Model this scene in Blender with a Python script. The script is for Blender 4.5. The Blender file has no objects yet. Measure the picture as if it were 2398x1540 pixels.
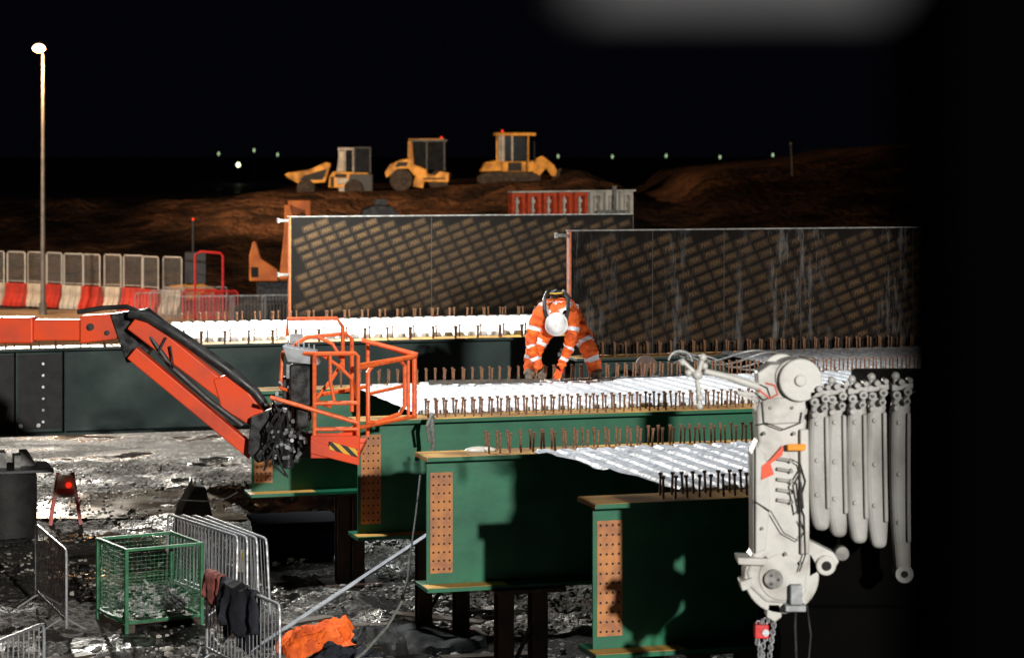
import bpy, math, random
from mathutils import Vector, Matrix, noise
random.seed(7)
scene=bpy.context.scene
COL=scene.collection
TH=math.atan(0.3); CT=math.cos(TH); ST=math.sin(TH)
W={}
# ------------------------------------------------------------ materials
def mk(name,c1,c2=None,scale=6,rough=.6,rough2=None,metal=0,bump=.1,bscale=40,ramp=(.38,.62),stretch=(1,1,1),emit=None,estr=0,detail=6,bdist=.02,spec=.5):
    m=bpy.data.materials.new(name); m.use_nodes=True
    nt=m.node_tree; N=nt.nodes; L=nt.links; b=N['Principled BSDF']
    c2=c2 or tuple(x*.6 for x in c1)
    tc=N.new('ShaderNodeTexCoord'); mp=N.new('ShaderNodeMapping'); mp.inputs['Scale'].default_value=stretch
    L.new(tc.outputs['Object'],mp.inputs['Vector'])
    n=N.new('ShaderNodeTexNoise'); n.inputs['Scale'].default_value=scale; n.inputs['Detail'].default_value=detail
    L.new(mp.outputs[0],n.inputs['Vector'])
    r=N.new('ShaderNodeValToRGB'); r.color_ramp.elements[0].position=ramp[0]; r.color_ramp.elements[1].position=ramp[1]
    r.color_ramp.elements[0].color=(*c2,1); r.color_ramp.elements[1].color=(*c1,1)
    L.new(n.outputs['Fac'],r.inputs['Fac']); L.new(r.outputs[0],b.inputs['Base Color'])
    mr=N.new('ShaderNodeMapRange'); mr.inputs[1].default_value=ramp[0]; mr.inputs[2].default_value=ramp[1]
    mr.inputs[3].default_value=rough if rough2 is None else rough2; mr.inputs[4].default_value=rough
    L.new(n.outputs['Fac'],mr.inputs[0]); L.new(mr.outputs[0],b.inputs['Roughness'])
    b.inputs['Metallic'].default_value=metal
    b.inputs['Specular IOR Level'].default_value=spec
    if bump:
        n2=N.new('ShaderNodeTexNoise'); n2.inputs['Scale'].default_value=bscale; n2.inputs['Detail'].default_value=4
        L.new(mp.outputs[0],n2.inputs['Vector'])
        bp=N.new('ShaderNodeBump'); bp.inputs['Strength'].default_value=bump; bp.inputs['Distance'].default_value=bdist
        L.new(n2.outputs['Fac'],bp.inputs['Height']); L.new(bp.outputs[0],b.inputs['Normal'])
    if emit:
        b.inputs['Emission Color'].default_value=(*emit,1); b.inputs['Emission Strength'].default_value=estr
    return m
M={}
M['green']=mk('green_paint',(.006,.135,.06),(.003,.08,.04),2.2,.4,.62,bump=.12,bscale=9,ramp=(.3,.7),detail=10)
M['greenshade']=mk('green_paint_shaded',(.003,.03,.024),(.002,.018,.016),1.2,.5,.7,ramp=(.3,.7))  # darker copy of the green; shade on the far girders put into colour
M['rust']=mk('bare_steel_rust',(.5,.2,.06),(.3,.11,.04),6,.7,.5,bump=.2,bscale=60)
M['flange']=mk('yellowed_steel',(.6,.33,.07),(.27,.14,.05),3,.7,.5,bump=.15,bscale=50,stretch=(.5,1.5,1),detail=9)
M['stud']=mk('stud_rust',(.24,.11,.05),(.1,.048,.028),20,.7,.5,bump=.1)
M['hole']=mk('dark_hole',(.006,.005,.005),None,4,.8,bump=0)
M['deck']=mk('white_deck_sheet',(.8,.81,.82),(.5,.52,.54),14,.5,.7,bump=.8,bscale=40,bdist=.015,ramp=(.36,.54),detail=10)
M['deck2']=mk('wrinkled_grey_sheet',(.7,.71,.73),(.33,.34,.36),15,.4,.6,bump=.9,bscale=40,bdist=.02,ramp=(.38,.58),detail=10)
M['orange']=mk('lift_orange_paint',(.8,.075,.015),(.5,.045,.01),2.5,.35,.6,bump=.05,bscale=30,ramp=(.3,.6),detail=10)
M['orangelt']=mk('orange_rail_paint',(.85,.15,.035),(.55,.08,.025),14,.4,.6,bump=.05,ramp=(.3,.5))
M['black']=mk('black_rubber',(.015,.015,.016),(.03,.03,.03),8,.4,.6,bump=.1)
M['blacksat']=mk('oily_black_steel',(.02,.02,.022),(.05,.05,.05),10,.3,.5,metal=.4,bump=.1)
M['greybox']=mk('grey_cast',(.4,.42,.44),(.25,.26,.27),9,.5)
M['zinc']=mk('galvanised_steel',(.5,.51,.53),(.3,.31,.32),12,.42,.6,metal=.6,bump=.1)
M['white']=mk('white_crane_paint',(.52,.51,.48),(.3,.28,.25),3.5,.35,.6,bump=.12,bscale=14,ramp=(.3,.52),detail=10)
M['whitedk']=mk('white_plate_paint',(.38,.375,.36),(.2,.19,.17),3.5,.3,.6,bump=.12,ramp=(.3,.62),stretch=(1,1,.5),detail=10)
M['film']=mk('film_faced_plywood',(.008,.006,.005),(.005,.004,.0035),1.1,.7,.8,bump=.05,ramp=(.3,.7),spec=.1)
M['frame']=mk('formwork_frame_orange',(.62,.13,.03),(.35,.08,.03),10,.5)
M['redframe']=mk('formwork_frame_red',(.75,.09,.03),(.45,.06,.02),8,.5)
M['edge']=mk('panel_edge_steel',(.26,.25,.23),(.12,.115,.11),10,.5)
M['seam']=mk('panel_seam',(.05,.04,.035),(.02,.017,.015),10,.6)
M['earth']=mk('brown_earth',(.15,.066,.03),(.03,.016,.01),.35,.95,bump=1,bscale=2.2,bdist=.6,detail=12,ramp=(.4,.62),spec=.1)
M['road']=mk('sandy_road',(.38,.26,.15),(.22,.15,.09),1.2,.9,.6,bump=.4,bscale=6,bdist=.05)
M['yellow']=mk('machine_yellow',(.8,.36,.02),(.3,.13,.02),1.6,.45,.65,ramp=(.36,.58),detail=10)
M['exc']=mk('machine_orange',(.8,.22,.03),(.5,.12,.02),1.5,.45,.6)
M['tyre']=mk('muddy_tyre',(.06,.042,.028),(.02,.016,.014),5,.85)
M['glass']=mk('cab_glass',(.01,.012,.015),(.015,.018,.02),3,.08,bump=0)
M['pale']=mk('pale_cab_paint',(.5,.46,.4),(.3,.27,.24),2,.5)
M['redpl']=mk('red_plastic',(.6,.05,.03),(.33,.035,.025),2,.4,.6,ramp=(.3,.6))
M['whitepl']=mk('dirty_white_plastic',(.62,.56,.46),(.35,.3,.24),2.5,.45,.7,ramp=(.3,.6))
M['wire']=mk('pale_fence_wire',(.62,.6,.55),(.45,.43,.4),3,.5)
M['red']=mk('red_steel_paint',(.75,.03,.03),(.5,.02,.02),6,.45)
M['hivis']=mk('hivis_orange_cloth',(.95,.15,.012),(.6,.08,.01),7,.8,bump=.8,bscale=13,bdist=.05)
M['silver']=mk('reflective_tape',(.85,.86,.88),(.6,.6,.62),20,.4,bump=.1)
M['skin']=mk('skin',(.5,.3,.22),(.42,.24,.18),10,.5)
M['boot']=mk('tan_boot',(.16,.12,.08),(.09,.07,.05),20,.8)
M['helmet']=mk('helmet_white',(.82,.82,.8),(.68,.68,.66),12,.3,bump=.02)
M['navy']=mk('navy_cloth',(.012,.014,.022),(.02,.022,.03),8,.9,bump=.6,bscale=14)
M['maroon']=mk('faded_red_cloth',(.26,.07,.055),(.16,.05,.04),8,.9,bump=.6,bscale=14)
M['timber']=mk('wet_timber',(.08,.06,.04),(.03,.023,.017),6,.6,bump=.5,bscale=20,stretch=(1,1,4))
M['dark']=mk('dark_concrete',(.02,.019,.018),(.008,.008,.008),5,.7,bump=.4)
M['darkedge']=mk('dark_edge_black',(.0005,.0005,.0006),(.0004,.0004,.0004),4,1,bump=0,spec=0)  # near black, for the added window-edge column
M['mattblack']=mk('matt_black',(.0025,.0022,.002),(.002,.002,.002),4,.95,bump=0,spec=.02)
M['trestle']=mk('trestle_rust_steel',(.08,.036,.022),(.035,.018,.013),5,.6)
M['mesh_green']=mk('green_mesh_paint',(.04,.2,.09),(.02,.12,.05),8,.5)
M['rubble']=mk('pale_scrap',(.5,.5,.48),(.2,.2,.19),14,.6,bump=.5)
M['rope']=mk('grey_rope',(.2,.21,.19),(.12,.12,.11),30,.9,bump=.6,bscale=80)
M['sling']=mk('wire_rope',(.35,.35,.34),(.2,.2,.2),30,.5,metal=.5)
M['blue']=mk('dark_blue_skip',(.003,.006,.018),(.002,.003,.01),4,.9,spec=.1)
M['orlamp']=mk('amber_lens',(.9,.3,.02),None,4,.3,bump=0,emit=(1,.35,.03),estr=.25)
M['lamp']=mk('lamp_glow',(1,.6,.3),None,4,.5,bump=0,emit=(1,.55,.24),estr=14)
M['farlamp']=mk('far_lamp_glow',(.5,.6,.4),None,4,.5,bump=0,emit=(.6,.85,.45),estr=.9)
M['farlamp2']=mk('far_flood_glow',(.8,1,.7),None,4,.5,bump=0,emit=(.85,1,.5),estr=5)
M['redlamp']=mk('red_lamp_glow',(1,.05,.02),None,4,.5,bump=0,emit=(1,.03,.01),estr=1.0)
M['pole']=mk('pole_grey',(.2,.18,.155),(.13,.12,.105),3,.5,metal=.3)
M['hazepatch']=mk('pale_haze_patch',(.06,.06,.064),(.035,.035,.04),6,.8,bump=0)  # grey set to the brightness of the soft haze patch
M['yel']=mk('yellow_label',(.6,.42,.06),None,9,.5)
M['puddle']=mk('muddy_puddle',(.2,.155,.105),(.12,.095,.07),.9,.28,.12,bump=.15,bscale=5,bdist=.02)
M['logobox']=mk('printed_logo_box',(.034,.021,.012),(.013,.009,.007),1.3,.7,bump=0,ramp=(.3,.7),spec=.1)
M['logo']=mk('printed_logo',(.13,.074,.03),(.045,.028,.016),1.6,.7,bump=0,ramp=(.3,.7),spec=.1)

def stained(m,name):
    m=m.copy(); m.name=name
    nt=m.node_tree; N=nt.nodes; L=nt.links; b=N['Principled BSDF']
    old=b.inputs['Base Color'].links[0].from_socket
    tc=N.new('ShaderNodeTexCoord'); mp=N.new('ShaderNodeMapping'); mp.inputs['Scale'].default_value=(2.6,.01,.42)
    L.new(tc.outputs['Object'],mp.inputs['Vector'])
    n=N.new('ShaderNodeTexNoise'); n.inputs['Scale'].default_value=2.4; n.inputs['Detail'].default_value=12; n.inputs['Roughness'].default_value=.8
    L.new(mp.outputs[0],n.inputs['Vector'])
    r=N.new('ShaderNodeValToRGB'); r.color_ramp.elements[0].position=.5; r.color_ramp.elements[1].position=.66
    r.color_ramp.elements[0].color=(0,0,0,1); r.color_ramp.elements[1].color=(.9,.9,.9,1)
    L.new(n.outputs['Fac'],r.inputs['Fac'])
    w=N.new('ShaderNodeTexNoise'); w.inputs['Scale'].default_value=1.3; w.inputs['Detail'].default_value=1; mp2=N.new('ShaderNodeMapping'); mp2.inputs['Scale'].default_value=(1.1,.01,.12); mp2.inputs['Location'].default_value=(2.4,0,0)
    L.new(tc.outputs['Object'],mp2.inputs['Vector']); L.new(mp2.outputs[0],w.inputs['Vector'])
    r2=N.new('ShaderNodeValToRGB'); r2.color_ramp.elements[0].position=.42; r2.color_ramp.elements[1].position=.58; L.new(w.outputs['Fac'],r2.inputs['Fac'])
    mu=N.new('ShaderNodeMath'); mu.operation='MULTIPLY'; L.new(r.outputs[0],mu.inputs[0]); L.new(r2.outputs[0],mu.inputs[1])
    mx=N.new('ShaderNodeMix'); mx.data_type='RGBA'
    L.new(mu.outputs[0],mx.inputs[0]); L.new(old,mx.inputs[6]); mx.inputs[7].default_value=(.16,.155,.15,1)
    L.new(mx.outputs[2],b.inputs['Base Color'])
    return m
M['filmB']=stained(M['film'],'stained_plywood'); M['logoboxB']=stained(M['logobox'],'stained_logo_box'); M['logoB']=stained(M['logo'],'stained_logo')

def hazard():
    m=mk('hazard_stripe',(.7,.4,.02),None,5,.5)
    nt=m.node_tree; N=nt.nodes; L=nt.links; b=N['Principled BSDF']
    tc=N.new('ShaderNodeTexCoord'); w=N.new('ShaderNodeTexWave'); w.bands_direction='DIAGONAL'; w.inputs['Scale'].default_value=5
    L.new(tc.outputs['Object'],w.inputs['Vector'])
    r=N.new('ShaderNodeValToRGB'); r.color_ramp.interpolation='CONSTANT'
    r.color_ramp.elements[0].color=(.01,.01,.01,1); r.color_ramp.elements[1].color=(.75,.42,.02,1); r.color_ramp.elements[1].position=.5
    L.new(w.outputs['Fac'],r.inputs['Fac']); L.new(r.outputs[0],b.inputs['Base Color'])
    return m
M['hazard']=hazard()

def ground_mat():
    m=mk('wet_muddy_ground',(.05,.042,.034),(.012,.011,.010),.6,.85,.1,bump=0,ramp=(.36,.54),detail=10)
    nt=m.node_tree; N=nt.nodes; L=nt.links; b=N['Principled BSDF']
    tc=N.new('ShaderNodeTexCoord')
    n=N.new('ShaderNodeTexNoise'); n.inputs['Scale'].default_value=6; n.inputs['Detail'].default_value=10; n.inputs['Roughness'].default_value=.78
    L.new(tc.outputs['Object'],n.inputs['Vector'])
    v=N.new('ShaderNodeTexVoronoi'); v.inputs['Scale'].default_value=17
    L.new(tc.outputs['Object'],v.inputs['Vector'])
    a=N.new('ShaderNodeMath'); a.operation='MULTIPLY_ADD'; a.inputs[1].default_value=-.5
    L.new(v.outputs['Distance'],a.inputs[0]); L.new(n.outputs['Fac'],a.inputs[2])
    base=[x for x in N if x.type=='TEX_NOISE'][0]
    mr=N.new('ShaderNodeMapRange'); mr.inputs[1].default_value=.38; mr.inputs[2].default_value=.44; mr.inputs[3].default_value=.05; mr.inputs[4].default_value=1
    L.new(base.outputs['Fac'],mr.inputs[0])
    bp=N.new('ShaderNodeBump'); bp.inputs['Distance'].default_value=.28
    L.new(mr.outputs[0],bp.inputs['Strength']); L.new(a.outputs[0],bp.inputs['Height']); L.new(bp.outputs[0],b.inputs['Normal'])
    sx=N.new('ShaderNodeSeparateColor'); L.new(v.outputs['Color'],sx.inputs[0])
    r=N.new('ShaderNodeValToRGB'); r.color_ramp.elements[0].position=.6; r.color_ramp.elements[1].position=.95; L.new(sx.outputs[0],r.inputs['Fac'])
    pn=N.new('ShaderNodeTexNoise'); pn.inputs['Scale'].default_value=1.5; pn.inputs['Detail'].default_value=6; L.new(tc.outputs['Object'],pn.inputs['Vector'])
    pr=N.new('ShaderNodeValToRGB'); pr.color_ramp.elements[0].position=.46; pr.color_ramp.elements[1].position=.6; L.new(pn.outputs['Fac'],pr.inputs['Fac'])
    mu=N.new('ShaderNodeMath'); mu.operation='MULTIPLY'; L.new(r.outputs[0],mu.inputs[0]); L.new(pr.outputs[0],mu.inputs[1])
    mx=N.new('ShaderNodeMix'); mx.data_type='RGBA'; old=b.inputs['Base Color'].links[0].from_socket
    L.new(mu.outputs[0],mx.inputs[0]); L.new(old,mx.inputs[6]); mx.inputs[7].default_value=(.5,.47,.42,1)
    L.new(mx.outputs[2],b.inputs['Base Color'])
    return m
M['ground']=ground_mat()

# ------------------------------------------------------------ mesh builder
class MB:
    def __init__(s): s.v=[]; s.f=[]; s.m=[]
    def add(s,v,f,mi=0):
        o=len(s.v); s.v+= [Vector(p) for p in v]; s.f+=[[i+o for i in q] for q in f]; s.m+=[mi]*len(f); return s
    def bx(s,x0,x1,y0,y1,z0,z1,mi=0,R=None,c=None):
        v=[Vector((x,y,z)) for z in(z0,z1) for y in(y0,y1) for x in(x0,x1)]
        if R is not None:
            c=Vector(c) if c else Vector(((x0+x1)/2,(y0+y1)/2,(z0+z1)/2)); v=[R@(p-c)+c for p in v]
        return s.add(v,[(0,2,3,1),(4,5,7,6),(0,1,5,4),(2,6,7,3),(0,4,6,2),(1,3,7,5)],mi)
    def cyl(s,a,b,r,r2=None,n=10,mi=0,ph=0):
        a=Vector(a); b=Vector(b); r2=r if r2 is None else r2
        d=(b-a).normalized(); u=d.orthogonal().normalized(); w=d.cross(u)
        v=[]
        for p,q in((a,r),(b,r2)):
            for i in range(n):
                t=2*math.pi*i/n+ph; v.append(p+u*math.cos(t)*q+w*math.sin(t)*q)
        f=[(i,(i+1)%n,n+(i+1)%n,n+i) for i in range(n)]+[tuple(range(n-1,-1,-1)),tuple(range(n,2*n))]
        return s.add(v,f,mi)
    def tube(s,pts,r,n=7,mi=0):
        pts=[Vector(p) for p in pts]; u=None; v=[]
        for k,p in enumerate(pts):
            d=(pts[min(k+1,len(pts)-1)]-pts[max(k-1,0)]).normalized()
            u=(d.orthogonal() if u is None else u-d*u.dot(d)).normalized(); w=d.cross(u)
            rr=r[k] if isinstance(r,(list,tuple)) else r
            for i in range(n):
                t=2*math.pi*i/n; v.append(p+u*math.cos(t)*rr+w*math.sin(t)*rr)
        f=[]
        for k in range(len(pts)-1):
            for i in range(n): f.append((k*n+i,k*n+(i+1)%n,(k+1)*n+(i+1)%n,(k+1)*n+i))
        f+= [tuple(range(n-1,-1,-1)),tuple(range((len(pts)-1)*n,len(pts)*n))]
        return s.add(v,f,mi)
    def sph(s,c,r,n=12,k=8,sc=(1,1,1),mi=0,R=None,half=False):
        c=Vector(c); v=[]; f=[]
        hi=math.pi/2 if half else math.pi
        for j in range(k+1):
            a=hi*j/k
            for i in range(n):
                t=2*math.pi*i/n; p=Vector((math.sin(a)*math.cos(t)*r*sc[0],math.sin(a)*math.sin(t)*r*sc[1],math.cos(a)*r*sc[2]))
                v.append(c+(R@p if R is not None else p))
        for j in range(k):
            for i in range(n): f.append((j*n+i,(j+1)*n+i,(j+1)*n+(i+1)%n,j*n+(i+1)%n))
        return s.add(v,f,mi)
    def prism(s,poly,y0,y1,mi=0):
        n=len(poly); v=[(p[0],y0,p[1]) for p in poly]+[(p[0],y1,p[1]) for p in poly]
        f=[tuple(range(n)),tuple(range(2*n-1,n-1,-1))]+[(i,n+i,n+(i+1)%n,(i+1)%n) for i in range(n)]
        return s.add(v,f,mi)
    def ob(s,name,mats,parent=None,world=False,smooth=False,bevel=0,label=None):
        v=s.v
        if parent is not None and world:
            inv=W[parent].inverted(); v=[inv@p for p in v]
        me=bpy.data.meshes.new(name); me.from_pydata([tuple(p) for p in v],[],s.f)
        if not isinstance(mats,(list,tuple)): mats=[mats]
        for m in mats: me.materials.append(m)
        me.polygons.foreach_set('material_index',s.m); me.update()
        if smooth: me.shade_smooth(); me.set_sharp_from_angle(angle=math.radians(40))
        o=bpy.data.objects.new(name,me); COL.objects.link(o)
        if parent is not None: o.parent=parent; W[o]=W[parent]
        else: W[o]=Matrix.Identity(4)
        if bevel:
            b=o.modifiers.new('bevel','BEVEL'); b.width=bevel; b.segments=3 if bevel>.02 else 2; b.limit_method='ANGLE'
        if label: o['label']=label
        return o
def thing(name,label,cat,loc=(0,0,0),rz=0,group=None,kind=None):
    e=bpy.data.objects.new(name,None); e.location=loc; e.rotation_euler=(0,0,rz); COL.objects.link(e)
    e.empty_display_size=.2
    W[e]=Matrix.Translation(Vector(loc))@Matrix.Rotation(rz,4,'Z')
    e['label']=label; e['category']=cat
    if group: e['group']=group
    return e
def tag(o,label,cat,group=None,kind=None):
    o['label']=label; o['category']=cat
    if group: o['group']=group
    if kind: o['kind']=kind
    return o
def copy_thing(e,loc,rz,label=None,scale=None):
    n=e.copy(); n.location=loc; n.rotation_euler=(0,0,rz); COL.objects.link(n)
    if label: n['label']=label
    def rec(src,dst):
        for ch in list(src.children):
            c=ch.copy(); COL.objects.link(c); c.parent=dst; rec(ch,c)
    rec(e,n)
    W[n]=Matrix.Translation(Vector(loc))@Matrix.Rotation(rz,4,'Z')
    return n
def nz(x,y,z=0,s=1): return noise.noise(Vector((x*s,y*s,z*s)))

# ------------------------------------------------------------ world
w=bpy.data.worlds.new('World'); scene.world=w; w.use_nodes=True
bg=w.node_tree.nodes['Background']; bg.inputs[0].default_value=(.0010,.0011,.0021,1); bg.inputs[1].default_value=1.0

# ------------------------------------------------------------ ground
def seq(a,b,fa,fb,fine,coarse):
    xs=[]; x=a
    while x<fa: xs.append(x); x+=min(coarse,max(fine*2,(fa-x)*.35+fine))
    x=fa
    while x<fb: xs.append(x); x+=fine
    st=fine*2
    while x<b: xs.append(x); x+=st; st=min(coarse,st*1.6)
    xs.append(b); return xs
xs=seq(-900,900,-12,4,.085,150); ys=seq(-60,1500,24,50,.095,200)
g=MB(); v=[]
for y in ys:
    for x in xs:
        k=max(0,min(1,(x+12)/1.5,(4-x)/1.5,(y-24)/1.5,(50-y)/1.5))
        if k:
            h=.05*nz(x,y,0,.8)+.05*nz(x,y,3,2.7)+.055*nz(x,y,9,6)+.03*nz(x,y,12,13)
            v.append((x,y,k*max(-.035,h)))
        else: v.append((x,y,0))
nx=len(xs); f=[(j*nx+i,j*nx+i+1,(j+1)*nx+i+1,(j+1)*nx+i) for j in range(len(ys)-1) for i in range(nx-1)]
g.add(v,f); o=g.ob('ground',M['ground'],smooth=True); o['kind']='structure'; o['label']='wet muddy gravel ground of the construction site'
o.data.set_sharp_from_angle(angle=3.1)
# shallow tan water lying in the hollows
pts=[]; 
for k in range(40):
    a=2*math.pi*k/40; q=1+.35*nz(math.cos(a)*2,math.sin(a)*2,5,1)+.12*nz(math.cos(a)*6,math.sin(a)*6,5,1)
    pts.append((-5.0+3.6*q*math.cos(a),42.6+1.9*q*math.sin(a),.022))
g=MB(); g.add(pts,[tuple(range(40))]); o=g.ob('water',M['puddle']); o['kind']='structure'; o['label']='shallow tan muddy puddle'
g=MB()
for i in range(8000):
    x=random.uniform(-10,3); y=random.uniform(26,48)
    if nz(x,y,5,.7)<-.05: continue
    r=random.uniform(.012,.035)*(1.8 if random.random()<.08 else 1)
    g.sph((x,y,r*.5+.02),r,5,3,(random.uniform(.7,1.4),random.uniform(.7,1.4),.7))
o=g.ob('gravel_stones',mk('gravel_stone',(.5,.47,.42),(.05,.045,.04),2.5,.5,ramp=(.45,.6))); tag(o,'loose wet gravel scattered on the mud','gravel',kind='stuff')

g=MB(); g.bx(-60,-9.2,60,93,-.05,.06); o=g.ob('road',M['road']); o['kind']='structure'
prof=[(-90,2.6),(-40,2.7),(-30.7,2.8),(-20.5,2.9),(-17,3.2),(-14.8,3.6),(-7.7,3.75),(-2.5,4.1),(2.4,4.3),(3.9,4.75),(5.6,4.2),(7.7,3.2),(9.2,3.5),(10.8,4.7),(12.8,5.0),(16.7,5.35),(19.5,5.65),(23,6.2),(30,6.6),(60,5),(120,3)]
def hp(x):
    for a,b in zip(prof,prof[1:]):
        if a[0]<=x<=b[0]:
            t=(x-a[0])/(b[0]-a[0]); t=t*t*(3-2*t); return a[1]*(1-t)+b[1]*t
    return 2
def eh(x,y):
    t=max(0,min(1,(y-104-3*nz(x,0,5,.08))/36)); t=t**.75
    d=max(0,min(1,(y-175)/30))
    n=1.1*nz(x,y,1,.09)+.6*nz(x,y,4,.3)+.32*nz(x,y,6,.9)+.12*nz(x,y,8,2)
    top=max(0,min(1,(y-136)/5))
    return -.2+(hp(x)*t+.2)*(1-d)+n*t*(1-.86*top)*(1-d)
g=MB(); X=[-90+i*.6 for i in range(340)]; Y=[98+j*.6 for j in range(180)]
v=[(x,y,eh(x,y)) for y in Y for x in X]; nx=len(X)
f=[(j*nx+i,j*nx+i+1,(j+1)*nx+i+1,(j+1)*nx+i) for j in range(len(Y)-1) for i in range(nx-1)]
g.add(v,f); o=g.ob('embankment_terrain',M['earth'],smooth=True); o['kind']='structure'; o['label']='excavated brown earth embankment'

# ------------------------------------------------------------ girders
ZB,ZT=1.35,2.85; FW=.56
sm=MB(); sm.cyl((0,0,0),(0,0,.2),.013,n=7).cyl((0,0,.2),(0,0,.224),.023,n=8)
so=sm.ob('tmp',M['stud'],smooth=True); stud_me=so.data; bpy.data.objects.remove(so)
def girder(X,Y,length,label,s0=.9,sp=.17,nst=100,rows=(-.13,.13),plate=True,vis=0,rustlen=1.25,gm='green'):
    cx,cy=X+ST*FW/2,Y-CT*FW/2
    e=thing('steel_girder',label,'girder',(cx,cy,ZB),TH,group='parallel bridge girders')
    H=ZT-ZB
    MB().bx(.06,length,-.0125,.0125,.045,H-.045).ob('web',M[gm],e)
    MB().bx(0,length,-FW/2,FW/2,H-.045,H).ob('top_flange',M[gm],e,bevel=.004)
    MB().bx(0,length,-FW/2,FW/2,0,.045).ob('bottom_flange',M[gm],e,bevel=.004)
    MB().bx(.005,length-.005,-FW/2+.006,FW/2-.006,H+.001,H+.004).ob('bare_flange_face',M['flange'],e)
    MB().bx(.004,rustlen*.75,-FW/2+.01,-.02,.046,.05).ob('bare_flange_face',M['flange'],e)
    if plate:
        MB().bx(-.004,-.0005,-FW/2,FW/2,H-.043,H-.002).ob('bare_flange_end',M['flange'],e)
        MB().bx(.1,.36,-.022,-.0127,.17,H-.2).ob('splice_zone',M['rust'],e)
        g=MB()
        for r in range(12):
            for c in range(4):
                x=.135+c*.063; z=.215+r*(H-.46)/11
                g.cyl((x,-.0224,z),(x,-.026,z),.0125,n=8)
        g.ob('bolt_holes',M['hole'],e)
    rest=MB(); x=s0; lst=[]
    while x<length-.2:
        for r in rows: lst.append((x+random.uniform(-.01,.01)+(sp*.4 if r>0 else 0),r))
        x+=sp
    lst.sort(key=lambda p:abs(p[0]-vis-2.5))
    for i,(x,r) in enumerate(lst):
        if i<nst:
            o=bpy.data.objects.new('shear_stud',stud_me); COL.objects.link(o); o.parent=e; o.location=(x,r,H+.004)
            o.rotation_euler=(random.uniform(-.05,.05),random.uniform(-.06,.06),0)
        else: rest.cyl((x,r,H+.004),(x,r,H+.2),.013,n=5).cyl((x,r,H+.2),(x,r,H+.224),.023,n=6)
    if rest.v:
        o=rest.ob('shear_studs',M['stud'],e); o['kind']='stuff'
    return e
girder(.65,23.9,11,'green steel girder with rusty bolted end plate over the trestles',s0=.75,vis=0,sp=.125)
girder(-1.1,27.4,12,'green steel girder with bare yellow flange end and studs',s0=.75,vis=1,sp=.13)
girder(-2.1,30.95,13,'green steel girder edging the white deck with a row of studs',s0=.95,vis=1.5,sp=.12)
girder(-3.85,34.7,14,'green steel girder behind the lift basket with studs',s0=1.2,vis=2,sp=.14)
g5=girder(-12,40.9,27,'long green steel girder in painted shade under the bright deck strip',s0=.4,sp=.42,rows=(-.24,-.2,-.16,.16),plate=False,vis=7,gm='greenshade')
g6=girder(-6.9,47.2,16,'far steel girder carrying studs along the deck edge',s0=.4,sp=.36,rows=(-.1,0,.1),plate=False,vis=4,gm='greenshade')
girder(.9,40.0,11,'steel girder with studs at the foot of a formwork panel',s0=.3,sp=.2,plate=False,vis=2,gm='greenshade')
MB().bx(2.7,4.3,-.05,-.0127,.1,1.38).ob('cover_plate',M['dark'],g5)
g=MB()
for i in range(6): g.cyl((3.98,-.05,.22+i*.2),(3.98,-.07,.22+i*.2),.024,n=8)
for x in (3.2,3.6,3.9): g.cyl((x,-.05,.16),(x,-.075,.16),.035,n=8)
g.ob('cover_plate_bolts',M['zinc'],g5)
MB().bx(3.5,3.53,-FW/2,-.05,.05,1.44).ob('web_stiffener',M['greenshade'],g5)
MB().bx(4.32,4.35,-FW/2,-.013,.05,1.44).ob('web_stiffener',M['greenshade'],g5)

# ------------------------------------------------------------ decks
def fp(c,u,v=0): return (u*CT-v*ST, c+u*ST+v*CT)
def deck(name,label,c0,c1,u0,u1,mat,skew=0,z0=2.862,amp=.045,per=.235,wr=.004,jk=.45):
    e=MB(); wv=(c1-c0)*CT
    nv=22; us=[]; u=u0
    while u<=u1: us.append(u); u+=.0147
    V=[]; rows=[-1]+list(range(nv+1))+[nv+1]
    for r in rows:
        t=max(0,min(nv,r))/nv; v=t*wv
        for u in us:
            uu=max(u,u0+skew*(1-t)+ .02*math.sin(v*9)); k_=(uu-u0)/per; ph=k_%1; ki=int(k_)
            tr=max(0,min(1,(.5-abs(ph-.5))*12.0-1.3))
            jit=jk*nz(ki*3.1,ki*1.7,2,1); jl=jk*nz(ki*3.1,v*1.1,2,1)
            z=z0+amp*tr*(.92+.3*jit+.12*jl)+wr*nz(uu,v,1,6)*(.4+tr)+wr*.7*nz(uu,v,7,17)
            if r==-1 or r==nv+1: z=z0-.008
            vv=v+(.07*jit if r<=0 or r>=nv else 0)
            x,y=fp(c0,uu,vv); V.append((x,y,z))
    n=len(us)
    F=[(j*n+i,j*n+i+1,(j+1)*n+i+1,(j+1)*n+i) for j in range(len(rows)-1) for i in range(n-1)]
    e.add(V,F); o=e.ob(name,mat,smooth=True); tag(o,label,'deck formwork'); return o
c1,c2,c3,c4=[Y-.3*X for X,Y in((.65,23.9),(-1.1,27.4),(-2.1,30.95),(-3.85,34.7))]
deck('deck_formwork','bright white corrugated deck sheets spanning between green girders',c3+.05,c4-.5,-1.3,9.5,M['deck'])
deck('deck_formwork','crumpled grey white deck sheets with a skewed edge',c1+.05,c2-.5,1.25,8,M['deck2'],skew=.5,z0=2.862,amp=.035,wr=.006,jk=.8)
deck('deck_formwork','brightly lit white deck strip along the far girder',44.55,48.7,-6.6,8,M['deck'],per=.22,amp=.07,jk=.25,wr=.003)
deck('deck_formwork','dull grey deck sheets beside the formwork panel',c4+.05,39.3,4.6,11,M['deck2'],per=.25)

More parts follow.
